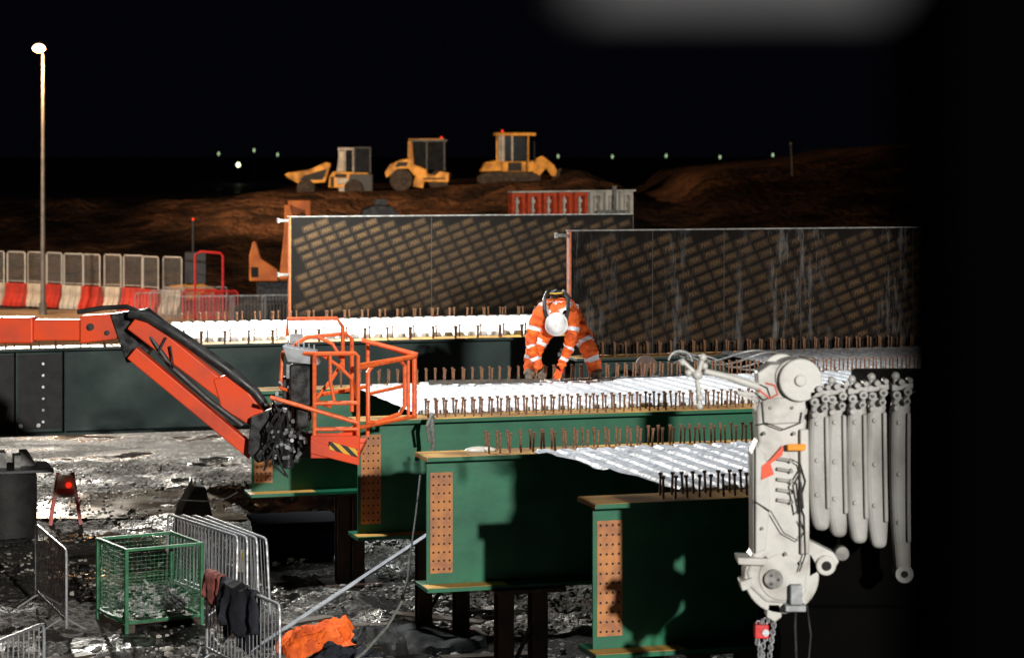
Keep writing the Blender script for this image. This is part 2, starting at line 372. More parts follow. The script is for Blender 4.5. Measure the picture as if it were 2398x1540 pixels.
# ------------------------------------------------------------ trestles
def trestle(x,y,w_,label,h=ZB):
    e=thing('trestle',label,'trestle',(x,y,0),TH,group='steel trestles under the girders')
    for sx in(-w_/2,w_/2):
        MB().bx(sx-.09,sx+.09,-.1,-.085,.03,h-.05).bx(sx-.09,sx+.09,.085,.1,.03,h-.05).bx(sx-.008,sx+.008,-.085,.085,.03,h-.05).ob('post',M['trestle'],e)
    MB().bx(-w_/2-.25,w_/2+.25,-.3,.3,h-.05,h-.002).ob('cap_plate',M['trestle'],e,bevel=.005)
    MB().bx(-w_/2-.3,w_/2+.3,-.35,.35,0,.03).ob('base_plate',M['trestle'],e)
    MB().cyl((-w_/2,0,.2),(w_/2,0,h-.3),.025,n=6).ob('brace',M['trestle'],e)
trestle(.1,27.4,.4,'rusty steel trestle carrying a girder end')
trestle(-2.35,35.0,.22,'rusty steel trestle with pale top plate under a girder')
trestle(1.35,26.4,.4,'rusty steel trestle in shadow under the girders')
trestle(-.9,31.2,.5,'rusty steel trestle in shadow under the deck')
trestle(2.1,24.2,.5,'rusty steel trestle under a green girder')
e=thing('support_pier','dark round steel pier with top plate under the long girder','pier',(-8.25,39.4,0),TH)
MB().cyl((0,0,0),(0,0,1.05),.5,n=28).ob('drum',M['dark'],e,smooth=True)
MB().bx(-.62,.72,-.55,.55,1.05,1.1).ob('cap_plate',M['blacksat'],e,bevel=.006)
MB().bx(-.15,.0,-.15,.25,1.1,1.348).bx(.12,.22,-.2,.2,1.1,1.3).prism([(.2,1.1),(.5,1.1),(.36,1.345),(.24,1.345)],.0,.3).ob('jack',M['edge'],e,bevel=.005)

# ------------------------------------------------------------ formwork panels
cu=bpy.data.curves.new('t','FONT'); cu.body='PERI'; cu.size=.1; cu.align_x='CENTER'; cu.align_y='CENTER'; cu.resolution_u=2; cu.shear=.15; cu.offset=.001
to=bpy.data.objects.new('t',cu); COL.objects.link(to)
bpy.context.view_layer.update()
tm=bpy.data.meshes.new_from_object(to.evaluated_get(bpy.context.evaluated_depsgraph_get()))
tv=[v.co.copy() for v in tm.vertices]; tf=[list(p.vertices) for p in tm.polygons]
bpy.data.objects.remove(to)
rv=[(math.copysign(.137-.02*(k%2),sx),math.copysign(.068-.02*(1-k%2),sy)) for sx,sy,k in((1,1,0),(1,1,1),(-1,1,1),(-1,1,0),(-1,-1,0),(-1,-1,1),(1,-1,1),(1,-1,0))]
def panel(x,y,z,length,h,label,st,seams):
    e=thing('formwork_wall',label,'formwork',(x,y,z),TH)
    f_=MB().bx(0,length,0,.021,0,h).ob('plywood_face',M['film'+st],e)
    g=MB(); g2=MB(); rot=math.radians(20); cr,sr=math.cos(rot),math.sin(rot)
    for i in range(-90,110):
        for j in range(-60,60):
            px=i*.28+j*.085; pz=i*.102-j*.155
            if .14<px<length-.14 and .09<pz<h-.09:
                g2.add([(px+(a[0]*cr-a[1]*sr),-.0015,pz+(a[0]*sr+a[1]*cr)) for a in rv],[tuple(range(8))])
                g.add([(px+(a.x*cr-a.y*sr),-.003,pz+(a.x*sr+a.y*cr)) for a in tv],tf)
    g2.ob('logo_box_print',M['logobox'+st],f_); g.ob('logo_print',M['logo'+st],f_)
    for sx in seams: MB().bx(sx,sx+.01,-.004,-.0005,0,h).ob('joint_strip',M['seam'],e)
    MB().bx(-.035,-.002,-.01,.14,-.02,h+.02).ob('end_frame',M['frame'],e,bevel=.004)
    MB().bx(-.05,length,.0,.14,h+.002,h+.022).ob('top_rail',M['edge'],e)
    for zz in(h-.09,h*.42): MB().bx(-.26,-.04,.02,.1,zz,zz+.05).bx(-.26,-.23,.0,.12,zz-.02,zz+.07).ob('clamp',M['edge'],e,bevel=.004)
    x_=.6
    while x_<length: MB().bx(x_,x_+.1,.16,.3,-.1,h-.05).ob('backing_post',M['frame'],e); x_+=1.2
    return e
panel(-4.42,48.35,2.88,7.25,2.02,'dark brown plywood formwork wall printed with logos on the deck edge','',[2.9])
panel(.98,39.95,2.87,9,2.04,'cement stained brown plywood formwork wall printed with logos','B',[1.42,2.7,4.1,6.2])
e=thing('formwork_frame_row','row of red and grey perforated formwork frames standing behind a panel','formwork',(0,58,2.75),math.radians(35))
for i in range(8):
    m=M['redframe'] if i<5 else M['whitepl']
    g=MB(); x=i*.47
    g.bx(x,x+.09,0,.16,0,2.45).bx(x+.3,x+.39,0,.16,0,2.45).bx(x+.09,x+.3,0,.16,2.36,2.45).bx(x+.09,x+.3,0,.12,1.6,1.7)
    g.ob('perforated_frame',m,e)
    MB().cyl((x+.195,.09,2.24),(x+.195,.04,2.24),.055,n=10).cyl((x+.195,.09,2.02),(x+.195,.05,2.02),.05,n=10).bx(x+.17,x+.22,.06,.1,1.7,2.36).ob('tie_plate',M['whitepl'],e)
MB().bx(0,3.75,-.02,.18,2.455,2.5).ob('top_rail',M['whitepl'],e)
MB().bx(3.0,3.08,-.1,-.02,1.5,2.6).bx(2.5,3.4,-.1,-.02,1.9,2.0).ob('push_pull_prop',M['edge'],e)

# ------------------------------------------------------------ boom lift
e=thing('boom_lift','orange articulated boom lift with black hoses reaching over the girders','boom lift',(-10.6,29.3,0))
def link(g,a,b,hw_,y0,y1,mi=0,taper=1):
    a=Vector((a[0],0,a[1])); b=Vector((b[0],0,b[1])); d=(b-a).normalized(); n=Vector((-d.z,0,d.x))
    p=[a+n*hw_,a-n*hw_,b-n*hw_*taper,b+n*hw_*taper]; g.prism([(q.x,q.z) for q in p],y0,y1,mi)
MB().bx(-10.8,-5.75,29.0,29.28,3.95,4.26).ob('main_boom',M['orange'],e,world=True,bevel=.02)
MB().bx(-5.75,-5.18,29.03,29.25,3.98,4.23).prism([(-5.18,3.95),(-4.75,4.0),(-4.62,4.2),(-4.8,4.3),(-5.18,4.28)],28.98,29.3).ob('telescopic_section',M['orange'],e,world=True,bevel=.015)
MB().cyl((-5.05,28.975,4.15),(-5.05,28.95,4.15),.045,n=12).cyl((-4.85,28.975,4.08),(-4.85,28.95,4.08),.03,n=12).ob('pivot_pin',M['blacksat'],e,world=True)
g=MB(); g.prism([(-4.82,4.3),(-4.4,4.36),(-4.2,4.2),(-4.25,4.0),(-4.42,3.75),(-4.62,3.72),(-4.7,3.95)],28.95,29.32); g.cyl((-4.5,28.93,4.2),(-4.5,29.34,4.2),.07).cyl((-4.5,28.93,3.85),(-4.5,29.34,3.85),.06)
g.ob('knuckle',M['blacksat'],e,world=True,bevel=.02)
g=MB(); link(g,(-4.5,4.24),(-2.98,3.05),.12,28.72,28.92,taper=.8); g.prism([(-3.55,3.55),(-3.3,3.62),(-2.92,3.12),(-3.02,2.95),(-3.45,3.2)],28.7,28.94); g.ob('upper_jib_link',M['orange'],e,world=True,bevel=.015)
g=MB(); link(g,(-4.52,3.86),(-3.08,2.66),.085,28.72,28.92,taper=.9); g.ob('lower_jib_link',M['orange'],e,world=True,bevel=.012)
g=MB(); g.tube([(-4.55,28.75,4.32),(-4.3,28.7,4.28),(-3.9,28.7,4.03),(-3.4,28.7,3.68),(-3.05,28.7,3.4),(-2.9,28.7,3.2)],[.05,.065,.07,.07,.06,.05],10)
g.tube([(-4.3,28.75,4.05),(-4.05,28.7,3.7),(-3.6,28.7,3.3),(-3.2,28.7,3.0)],.035,8)
g.tube([(-5.2,28.95,4.33),(-4.9,28.9,4.38),(-4.6,28.85,4.4),(-4.35,28.8,4.3)],.03,8)
g.tube([(-4.1,28.65,4.05),(-4.2,28.62,3.85),(-4.0,28.6,3.7),(-4.05,28.64,3.95)],.016,6)
g.ob('hose',M['black'],e,world=True,smooth=True)
g=MB(); g.cyl((-4.05,28.82,3.86),(-3.5,28.82,3.42),.04).cyl((-3.5,28.82,3.42),(-3.15,28.82,3.12),.022); g.ob('hydraulic_cylinder',M['zinc'],e,world=True,smooth=True)
g=MB(); g.prism([(-3.08,3.12),(-2.85,3.2),(-2.72,3.05),(-2.75,2.65),(-3.0,2.58),(-3.12,2.7)],28.5,28.9)
g.bx(-2.82,-2.5,28.35,28.7,2.6,3.3).bx(-2.6,-2.3,28.35,28.6,2.66,2.95).cyl((-2.62,28.3,2.55),(-2.62,28.3,3.35),.07).bx(-2.68,-2.42,28.2,28.45,3.3,3.62)
g.ob('basket_rotator',M['blacksat'],e,world=True,bevel=.015)
g=MB()
for i in range(14):
    x=-2.85+random.uniform(0,.5); z=3.25+random.uniform(-.3,.35)
    g.tube([(x,28.2,z),(x+random.uniform(-.12,.12),28.12,z-.15),(x+random.uniform(-.15,.15),28.15,z-.35),(x+random.uniform(-.1,.1),28.25,z-.5)],.013,6)
g.ob('hydraulic_hoses',M['black'],e,world=True,smooth=True)
g=MB()
for i in range(44):
    x=-2.8+random.uniform(0,.5); z=2.65+random.uniform(0,1.0); g.cyl((x,28.1,z),(x+random.uniform(-.05,.05),28.2,z+random.uniform(-.04,.04)),random.uniform(.01,.025),n=7)
o=g.ob('hydraulic_fittings',M['zinc'],e,world=True); o['kind']='stuff'
g=MB(); g.prism([(-2.66,4.0),(-2.28,3.93),(-2.24,3.78),(-2.6,3.82)],28.0,28.35)
for i in range(6): g.cyl((-2.6+i*.06,28.1,3.98-i*.01),(-2.6+i*.06,28.1,4.06-i*.01),.012,n=6)
g.bx(-2.62,-2.3,28.05,28.09,3.62,3.78).bx(-2.6,-2.45,28.3,28.35,4.0,4.12)
g.ob('control_console',M['greybox'],e,world=True,bevel=.01)
MB().bx(-2.58,-2.3,28.02,28.3,3.3,3.78).bx(-2.5,-2.36,28.0,28.2,3.05,3.3).ob('console_post',M['blacksat'],e,world=True,bevel=.02)
b=MB(); r=.0245
NL=(-2.28,27.9); NR=(-1.78,27.95); FR=(-1.18,29.2); FL=(-1.75,29.45)
def P(c,z): return (c[0],c[1],z)
zt,zm,zb=3.92,3.35,2.8
b.tube([P(NL,2.78),P(NL,zt-.03),(NL[0]+.02,NL[1],zt),(NR[0]-.03,NR[1],zt),P(NR,zt-.03),P(NR,2.72)],r,8)
b.tube([(-2.68,28.25,3.9),(-2.4,28.3,4.08),(-1.95,28.35,4.12),(-1.88,28.4,4.05),(-1.88,28.4,3.2)],r,8)
b.tube([(-2.68,28.25,3.9),(-2.28,27.9,zt),],r,8)
b.tube([(-2.3,28.3,4.1),(-2.1,28.3,4.0),(-1.98,28.3,3.8),(-2.1,28.3,3.6),(-2.3,28.2,3.35)],r*.9,8)
b.tube([(-2.62,28.2,4.1),(-2.62,28.2,4.3),(-2.05,28.3,4.3),(-1.98,28.3,4.2),(-1.98,28.3,3.7)],r,8)
b.tube([(-2.1,27.93,3.9),(-2.1,27.93,3.6),(-2.05,27.93,3.35)],r*.8,8).tube([(-2.2,28.0,3.9),(-2.0,28.1,3.75),(-1.85,28.1,3.6),(-1.8,28,3.4)],r*.8,8)
b.cyl(P(NL,zm),P(NR,zm),r).cyl(P(NL,zb+.25),P(NR,zb+.25),r)
b.cyl((-2.78,27.8,3.43),(-1.78,27.95,3.12),r)
b.cyl((-2.7,28.2,3.5),(-2.1,28.0,3.3),r*.9).cyl((-2.7,28.2,3.5),(-2.68,28.25,3.9),r*.9)
b.cyl((-1.8,28.9,4.0),(-1.13,28.95,3.82),r*1.1).cyl((-1.78,27.95,3.75),(-1.15,28.95,3.8),r)
b.tube([(-1.68,28.2,3.1),(-1.68,28.2,3.68),(-1.62,28.25,3.76),(-1.35,28.75,3.78),(-1.28,28.85,3.7),(-1.28,28.85,3.22),(-1.34,28.78,3.13),(-1.6,28.3,3.08),(-1.68,28.2,3.1)],r,8)
for z in(3.8,3.08): b.cyl((-1.78,27.95,z-.02),(-1.17,28.98,z),r)
b.cyl((-1.17,29,3.82),(-1.17,29,3.05),r*1.2).cyl((-1.24,28.95,3.82),(-1.24,28.95,3.07),r*.8)
b.cyl((-1.17,29,3.8),(-1.75,29.35,3.95),r).cyl((-1.75,29.35,3.95),(-1.75,29.35,2.8),r).cyl((-1.75,29.35,3.4),(-2.3,28.3,3.4),r)
b.cyl((-1.66,28.3,3.42),(-1.3,28.9,3.45),r*.8)
b.ob('basket_guard_rail',M['orangelt'],e,world=True,smooth=True)
b=MB(); b.bx(-2.32,-1.76,27.86,29.3,2.72,2.78).bx(-2.32,-1.76,27.86,27.9,2.78,2.98).prism([(-2.32,2.78),(-1.76,2.64),(-1.76,2.72),(-2.32,2.95)],27.83,27.86)
b.prism([(-2.34,2.98),(-2.0,2.98),(-1.8,3.1),(-1.78,3.15),(-1.78,2.78),(-2.34,2.78)],28.1,28.14)
b.ob('basket_floor',M['orange'],e,world=True,bevel=.01)
MB().prism([(-2.1,2.83),(-1.78,2.74),(-1.78,2.83),(-2.1,2.92)],27.815,27.829).ob('hazard_strip',M['hazard'],e,world=True)
MB().bx(-12.2,-9.4,28.2,30.4,.55,1.1).bx(-11.6,-9.9,28.5,30.1,1.1,2.0).bx(-10.9,-10.4,28.95,29.35,2.0,4.0).ob('chassis',M['orange'],e,world=True,bevel=.05)
for x in(-11.7,-9.9):
    for y in(28.1,30.5): MB().cyl((x,y-.18,.5),(x,y+.18,.5),.5,n=24).ob('wheel',M['tyre'],e,world=True,smooth=True)

# ------------------------------------------------------------ worker
def skin(name,verts,edges,rad,sub=2):
    me=bpy.data.meshes.new(name); me.from_pydata(verts,edges,[])
    o=bpy.data.objects.new(name,me); COL.objects.link(o)
    md=o.modifiers.new('s','SKIN'); md.use_smooth_shade=True
    for i,rr in enumerate(rad):
        d=me.skin_vertices[0].data[i]; d.radius=(rr,rr) if not isinstance(rr,tuple) else rr; d.use_root=(i==0)
    sb=o.modifiers.new('u','SUBSURF'); sb.levels=sub; sb.render_levels=sub
    bpy.context.view_layer.update()
    dg=bpy.context.evaluated_depsgraph_get()
    nm=bpy.data.meshes.new_from_object(o.evaluated_get(dg))
    bpy.data.objects.remove(o)
    n=bpy.data.objects.new(name,nm); COL.objects.link(n); return n
per=thing('person','worker in orange hi-vis suit and white helmet bending over the deck','person',(.69,35.25,2.915))
J=dict(pel=(.05,.16,.95),sp=(.01,.02,1.07),ch=(-.05,-.17,1.08),nk=(-.06,-.33,.99),hd=(-.05,-.42,.88),
 sl=(-.31,-.22,.97),el=(-.43,-.26,.54),wl=(-.29,-.3,.17),
 sr=(.22,-.22,.97),er=(.14,-.32,.52),wr=(.0,-.36,.19),
 hl=(-.13,.16,.86),kl=(-.35,.06,.47),al=(-.43,.08,.12),tl=(-.44,-.1,.045),
 hr=(.22,.16,.86),kr=(.42,.02,.48),ar=(.54,.08,.12),tr=(.58,-.1,.045))
names=list(J); idx={n:i for i,n in enumerate(names)}
E=[('pel','sp'),('sp','ch'),('ch','nk'),('nk','hd'),('ch','sl'),('sl','el'),('el','wl'),('ch','sr'),('sr','er'),('er','wr'),
   ('pel','hl'),('hl','kl'),('kl','al'),('al','tl'),('pel','hr'),('hr','kr'),('kr','ar'),('ar','tr')]
R=dict(pel=.2,sp=.2,ch=.215,nk=.08,hd=.1,sl=.118,el=.088,wl=.058,sr=.118,er=.088,wr=.058,hl=.165,kl=.135,al=.11,tl=.055,hr=.165,kr=.135,ar=.11,tr=.055)
body=skin('body',[J[n] for n in names],[(idx[a],idx[b_]) for a,b_ in E],[R[n] for n in names],3)
for v_ in body.data.vertices:
    c=v_.co; k=.016*nz(c.x,c.y,c.z,11)+.010*math.sin(c.z*60+8*nz(c.x,c.y,c.z,4))
    v_.co=c+v_.normal*k*(0 if c.y<-.36 and c.z>.7 else 1)
for m in(M['hivis'],M['silver'],M['skin'],M['boot']): body.data.materials.append(m)
body.parent=per
bands={('sl','el'):[(.42,.54)],('el','wl'):[(.0,.12),(.5,.62)],('sr','er'):[(.42,.54)],('er','wr'):[(.0,.12),(.5,.62)],
 ('hl','kl'):[(.75,.88)],('kl','al'):[(.35,.5)],('hr','kr'):[(.75,.88)],('kr','ar'):[(.35,.52)],('pel','sp'):[(.4,.7)],('sp','ch'):[(.8,1.0)],('ch','sl'):[(.45,.7)],('ch','sr'):[(.45,.7)]}
for p in body.data.polygons:
    c=p.center; best=None
    for a,b_ in E:
        A=Vector(J[a]); B=Vector(J[b_]); d=B-A; t=max(0,min(1,(c-A).dot(d)/d.length_squared)); dist=(c-(A+d*t)).length/(R[a]*(1-t)+R[b_]*t)
        if best is None or dist<best[0]: best=(dist,(a,b_),t)
    mi=0
    for lo,hi in bands.get(best[1],[]):
        if lo<=best[2]<=hi: mi=1
    if best[1] in(('nk','hd'),) and best[2]>.3: mi=2
    if best[1] in(('al','tl'),('ar','tr')): mi=3
    p.material_index=mi; p.use_smooth=True
def hand(wx,wy,wz,side,mat):
    V=[(wx,wy,wz),(wx+side*.02,wy-.015,wz-.07)]; Ed=[(0,1)]; Rr=[.04,.042]
    fl=[.07,.08,.075,.06]
    for k in range(4):
        ox=(-.033+k*.022); b0=len(V)
        V+= [(wx+side*.02+ox,wy-.025,wz-.1),(wx+side*.03+ox*1.15,wy-.045,wz-.1-fl[k]*.4),(wx+side*.045+ox*1.2,wy-.03,wz-.1-fl[k]*.75)]
        Ed+=[(1,b0),(b0,b0+1),(b0+1,b0+2)]; Rr+=[.013,.012,.01]
    b0=len(V); V+=[(wx+side*.055,wy-.03,wz-.06),(wx+side*.08,wy-.045,wz-.09),(wx+side*.085,wy-.04,wz-.115)]
    Ed+=[(0,b0),(b0,b0+1),(b0+1,b0+2)]; Rr+=[.016,.014,.012]
    o=skin('gloved_hand',V,Ed,Rr,2); o.data.materials.append(mat); o.parent=per
    for p in o.data.polygons: p.use_smooth=True
hand(-.29,-.3,.18,1,M['boot']); hand(.0,-.36,.2,-1,M['hivis'])
cd=Vector((0,-.72,-.5)).normalized(); fd=Vector((0,.5,-.72)).normalized(); sd=Vector((1,0,0))
Rm=Matrix((sd,fd,cd)).transposed()
hc=Vector(J['hd'])+cd*.03
g=MB()
for sx in(-.035,.035): g.sph(hc+Rm@Vector((sx,.095,-.03)),.013,8,6)
g.ob('eyes',M['hole'],per,smooth=True)
g=MB(); g.sph(hc+Rm@Vector((0,.11,-.06)),.02,8,6,(.8,1.1,1.5),R=Rm).sph(hc+Rm@Vector((.1,0,-.05)),.03,8,6,(.4,.8,1.2),R=Rm).sph(hc+Rm@Vector((-.1,0,-.05)),.03,8,6,(.4,.8,1.2),R=Rm).sph(hc+Rm@Vector((0,.1,-.1)),.02,8,5,(1.4,.4,.5),R=Rm)
g.ob('nose_ears_and_mouth',M['skin'],per,smooth=True)
g=MB(); g.sph(hc+cd*.01,.142,24,10,(1,1.16,1.0),R=Rm,half=True)
n=28; V=[];F=[]
for k in range(n):
    a=2*math.pi*k/n; ex=.022+.05*max(0,math.sin(a))
    x,y=.14*math.cos(a),.162*math.sin(a); X2=x*(1+ex/.15); Y2=y*(1+ex/.15)
    for q in((x,y,.012),(X2,Y2,-.004),(X2,Y2,-.012),(x,y,.0)): V.append(hc+cd*.01+Rm@Vector(q))
for k in range(n):
    k2=(k+1)%n
    for j in range(4): F.append((k*4+j,k2*4+j,k2*4+(j+1)%4,k*4+(j+1)%4))
g.add(V,F)
for sx in(-.03,0,.03): g.cyl(hc+Rm@Vector((sx,-.09,.118)),hc+Rm@Vector((sx,.08,.132)),.008,n=6)
hh=g.ob('hard_hat',M['helmet'],per,smooth=True)
MB().bx(-.03,.03,-.02,.02,0,.004).ob('helmet_sticker',M['navy'],hh).location=hc+Rm@Vector((.0,.1,.105))
g=MB()
for sx in(-1,1):
    g.tube([(sx*.1-.01,.12,1.155),(sx*.07-.02,0,1.277),(sx*.12-.05,-.15,1.3),(sx*.17-.05,-.3,1.2),(sx*.17-.05,-.39,1.04),(sx*.13-.04,-.35,.87)],.03,6)
g.tube([(-.22,-.1,1.23),(-.05,-.12,1.305),(.13,-.1,1.23)],.026,6)
g.tube([(-.2,.1,1.02),(-.1,.05,1.2),(.02,.05,1.262),(.14,.06,1.2),(.25,.12,1.02)],.026,6)
g.ob('safety_harness',M['black'],per,smooth=True)
g=MB(); g.tube([(-.14,-.2,1.27),(-.06,-.28,1.27),(.04,-.24,1.28)],.012,6); g.ob('lanyard',M['yel'],per,smooth=True)
e=thing('tying_tool','small red and black hand tool standing upright on the deck','hand tool',(.72,34.93,2.92))
MB().cyl((0,0,.12),(0,0,.42),.025,n=12).bx(-.04,.05,-.03,.03,.26,.34).ob('tool_body',M['red'],e,bevel=.004)
MB().cyl((0,0,.42),(0,0,.48),.03,n=12).cyl((0,0,.0),(0,0,.12),.02,n=12).bx(-.06,.02,-.04,.04,.36,.42).ob('grip',M['black'],e,bevel=.004)
g=MB(); g.bx(-1.05,.55,-.05,.05,0,.05,R=Matrix.Rotation(.13,3,'Z'),c=(0,0,0)); o=g.ob('timber_batten',M['timber'],bevel=.004); o.location=(-.15,34.75,2.915); tag(o,'long wet timber batten lying on the white deck','timber')
g=MB(); g.tube([(.75,34.95,2.93),(1.3,35.1,2.95),(2.2,35.6,2.93),(3.2,36.0,2.94)],.012,6); o=g.ob('electric_cable',M['black'],smooth=True); tag(o,'thin dark cable trailing over the white deck','cable')

# ------------------------------------------------------------ slings on the deck
g=MB()
for k in range(4):
    p=[]
    for i in range(30):
        t=i/29; p.append((2.45+2.2*t+.02*k,36.7+.3*t+.06*k+.25*math.sin(t*7+k*.4),3.02+.1*math.sin(t*9+k)+.03*k))
    g.tube(p,.017,6)
p=[(2.55+.18*math.cos(a*.3),36.6,3.06+.16*abs(math.sin(a*.3))) for a in range(22)]
g.tube(p,.02,6)
o=g.ob('wire_rope_sling',M['sling'],smooth=True); tag(o,'coiled steel wire rope slings lying on the deck','rope')
e=thing('sling_drum','rusty half round cable reel beside the slings','reel',(2.05,36.9,2.93))
MB().cyl((0,-.04,.03),(0,.04,.03),.17,n=22).ob('reel_disc',M['trestle'],e,smooth=True)
MB().cyl((.0,-.08,.03),(.0,.12,.03),.07,n=16).ob('reel_hub',M['trestle'],e,smooth=True)

# ------------------------------------------------------------ crane
cr=thing('crane_jib_head','white crane head with sheave and row of hanging link plates','crane',(4.35,21.8,0))
def c_(u,v,y=20.5): return (2.286+(u-1830)/276, y, 2.48+(1400-v)/276)
def cp(l): return [(c_(a,b)[0],c_(a,b)[2]) for a,b in l]
g=MB(); g.prism(cp([(1768,960),(1780,915),(1815,895),(1870,905),(1890,940),(1884,1000),(1890,1100),(1893,1300),(1885,1385),(1850,1410),(1790,1405),(1752,1370),(1745,1335),(1760,1290),(1758,1060),(1772,1030)]),20.4,20.75)
g.ob('jib_body',M['white'],cr,world=True,bevel=.03)
MB().prism(cp([(1722,1297),(1795,1300),(1790,1316),(1724,1313)]),20.33,20.6).ob('side_lug',M['white'],cr,world=True,bevel=.01)
MB().prism(cp([(1728,1355),(1760,1345),(1752,1372),(1734,1376)]),20.36,20.6).ob('side_lug',M['white'],cr,world=True,bevel=.01)
MB().prism(cp([(1765,1040),(1790,1060),(1800,1160),(1790,1280),(1765,1290)]),20.365,20.4).ob('stiffening_rib',M['white'],cr,world=True,bevel=.012)
MB().prism(cp([(1780,930),(1880,925),(1884,945),(1876,985),(1785,990)]),20.36,20.4).ob('head_plate',M['white'],cr,world=True,bevel=.012)
MB().prism(cp([(1868,1000),(1888,1000),(1890,1290),(1870,1290)]),20.34,20.4).ob('stiffening_rib',M['white'],cr,world=True,bevel=.012)
MB().prism(cp([(1795,1408),(1825,1408),(1828,1440),(1812,1452),(1792,1440)]),20.42,20.6).ob('hook_lug',M['white'],cr,world=True,bevel=.012)
MB().prism(cp([(1890,1260),(1950,1290),(1962,1310),(1945,1338),(1915,1335),(1890,1350)]),20.42,20.6).cyl(c_(1930,1318,20.38),c_(1930,1318,20.65),.085,n=20).ob('pin_lug',M['white'],cr,world=True,bevel=.012)
MB().cyl(c_(1828,1345,20.42),c_(1828,1345,20.72),.315,n=36).cyl(c_(1828,1345,20.39),c_(1828,1345,20.43),.2,n=32).ob('sheave',M['white'],cr,world=True,smooth=True,bevel=.01)
MB().cyl(c_(1807,1348,20.34),c_(1807,1348,20.4),.08,n=24).ob('sheave_hub',M['edge'],cr,world=True,bevel=.006)
MB().cyl(c_(1931,1318,20.36),c_(1931,1318,20.4),.04,n=14).ob('pin',M['hole'],cr,world=True,bevel=.004)
MB().cyl(c_(1972,1296,20.5),c_(1972,1296,20.6),.06,n=14).ob('pin',M['edge'],cr,world=True,bevel=.006)
g=MB()
for a in range(3): g.cyl(c_(1807+11*math.cos(a*2.1),1348+11*math.sin(a*2.1),20.325),c_(1807+11*math.cos(a*2.1),1348+11*math.sin(a*2.1),20.345),.012,n=6)
g.ob('hub_bolts',M['blacksat'],cr,world=True)
def cab(l,r): MB().tube([c_(a,b,y) for a,b,y in l],r,6).ob('cable',M['black'],cr,world=True,smooth=True)
cab([(1760,1165,20.36),(1800,1190,20.33),(1830,1240,20.33),(1865,1258,20.32),(1878,1235,20.32),(1868,1210,20.32)],.005)
cab([(1850,1070,20.33),(1868,1080,20.32),(1880,1120,20.32),(1866,1170,20.32),(1877,1200,20.32),(1880,1290,20.33),(1866,1330,20.34)],.006)
cab([(1765,990,20.34),(1790,985,20.33),(1830,1000,20.33),(1868,985,20.33),(1872,960,20.34)],.006)
cab([(1858,1400,20.38),(1885,1410,20.36),(1895,1480,20.4),(1888,1560,20.4)],.008)
cab([(1860,1400,20.38),(1858,1460,20.38),(1862,1560,20.4)],.01)
cab([(1870,1095,20.33),(1850,1130,20.31),(1862,1195,20.31),(1874,1180,20.31),(1868,1120,20.31)],.009)
MB().bx(c_(1845,0)[0],c_(1872,0)[0],20.3,20.42,c_(0,1405)[2],c_(0,1360)[2]).bx(c_(1833,0)[0],c_(1880,0)[0],20.28,20.42,c_(0,1420)[2],c_(0,1406)[2]).ob('limit_switch',M['greybox'],cr,world=True,bevel=.008)
MB().prism(cp([(1780,1085),(1800,1070),(1830,1036),(1828,1060),(1800,1080),(1808,1105),(1778,1118)]),20.355,20.362).ob('warning_sticker',M['orange'],cr,world=True)
MB().bx(c_(1838,0)[0],c_(1880,0)[0],20.3,20.34,c_(0,1048)[2],c_(0,1033)[2]).ob('marker_lamp',M['orlamp'],cr,world=True,bevel=.01)
for k in range(5):
    MB().prism(cp([(1815,1065+k*24),(1848,1070+k*24),(1848,1077+k*24),(1815,1072+k*24)]),20.36,20.4).ob('rung',M['whitedk'],cr,world=True,bevel=.004)
    MB().cyl(c_(1848,1073+k*24,20.34),c_(1848,1073+k*24,20.4),.018,n=10).ob('bolt',M['edge'],cr,world=True)
for (u,v) in((1785,1010),(1855,1010),(1780,1230),(1835,1290),(1790,1300),(1870,1310),(1850,950),(1800,950)):
    MB().cyl(c_(u,v,20.34),c_(u,v,20.4),.014,n=8).ob('bolt',M['edge'],cr,world=True)
g=MB(); g.cyl(c_(1868,885,20.3),c_(1868,885,20.36),.18,n=36).cyl(c_(1852,880,20.36),c_(1852,880,20.7),.15,n=32).cyl(c_(1835,880,20.7),c_(1835,880,20.76),.17,n=32)
g.cyl(c_(1868,885,20.27),c_(1868,885,20.3),.05,n=16)
g.prism(cp([(1770,870),(1800,850),(1850,850),(1840,930),(1775,940)]),20.38,20.7)
g.ob('winch_drum',M['white'],cr,world=True,smooth=True,bevel=.01)
g=MB(); g.tube([c_(1780,905,20.4),c_(1700,878,20.35),c_(1645,864,20.3)],[.035,.03,.025],10).tube([c_(1800,925,20.4),c_(1720,915,20.35),c_(1770,935,20.35)],.02,8)
for u,v,q in((1641,832,.035),(1645,852,.03),(1628,872,.045),(1608,868,.03),(1594,843,.03),(1632,905,.025),(1635,925,.035),(1634,945,.03)): g.sph(c_(u,v,20.3),q,12,8)
g.cyl(c_(1641,832,20.3),c_(1628,880,20.3),.02).cyl(c_(1628,880,20.3),c_(1634,948,20.3),.02).cyl(c_(1594,840,20.3),c_(1628,872,20.3),.018)
g.ob('outrigger_arm',M['white'],cr,world=True,smooth=True)
MB().tube([c_(1785,890,20.25),c_(1805,895,20.22),c_(1812,915,20.22),c_(1795,925,20.24),c_(1768,905,20.25)],.008,6).ob('orange_cord',M['orange'],cr,world=True,smooth=True)
pl=[(1914,952,1236,0),(1957,948,1254,.06),(2002,944,1266,.0),(2050,940,1280,.06),(2103,936,1335,.0)]
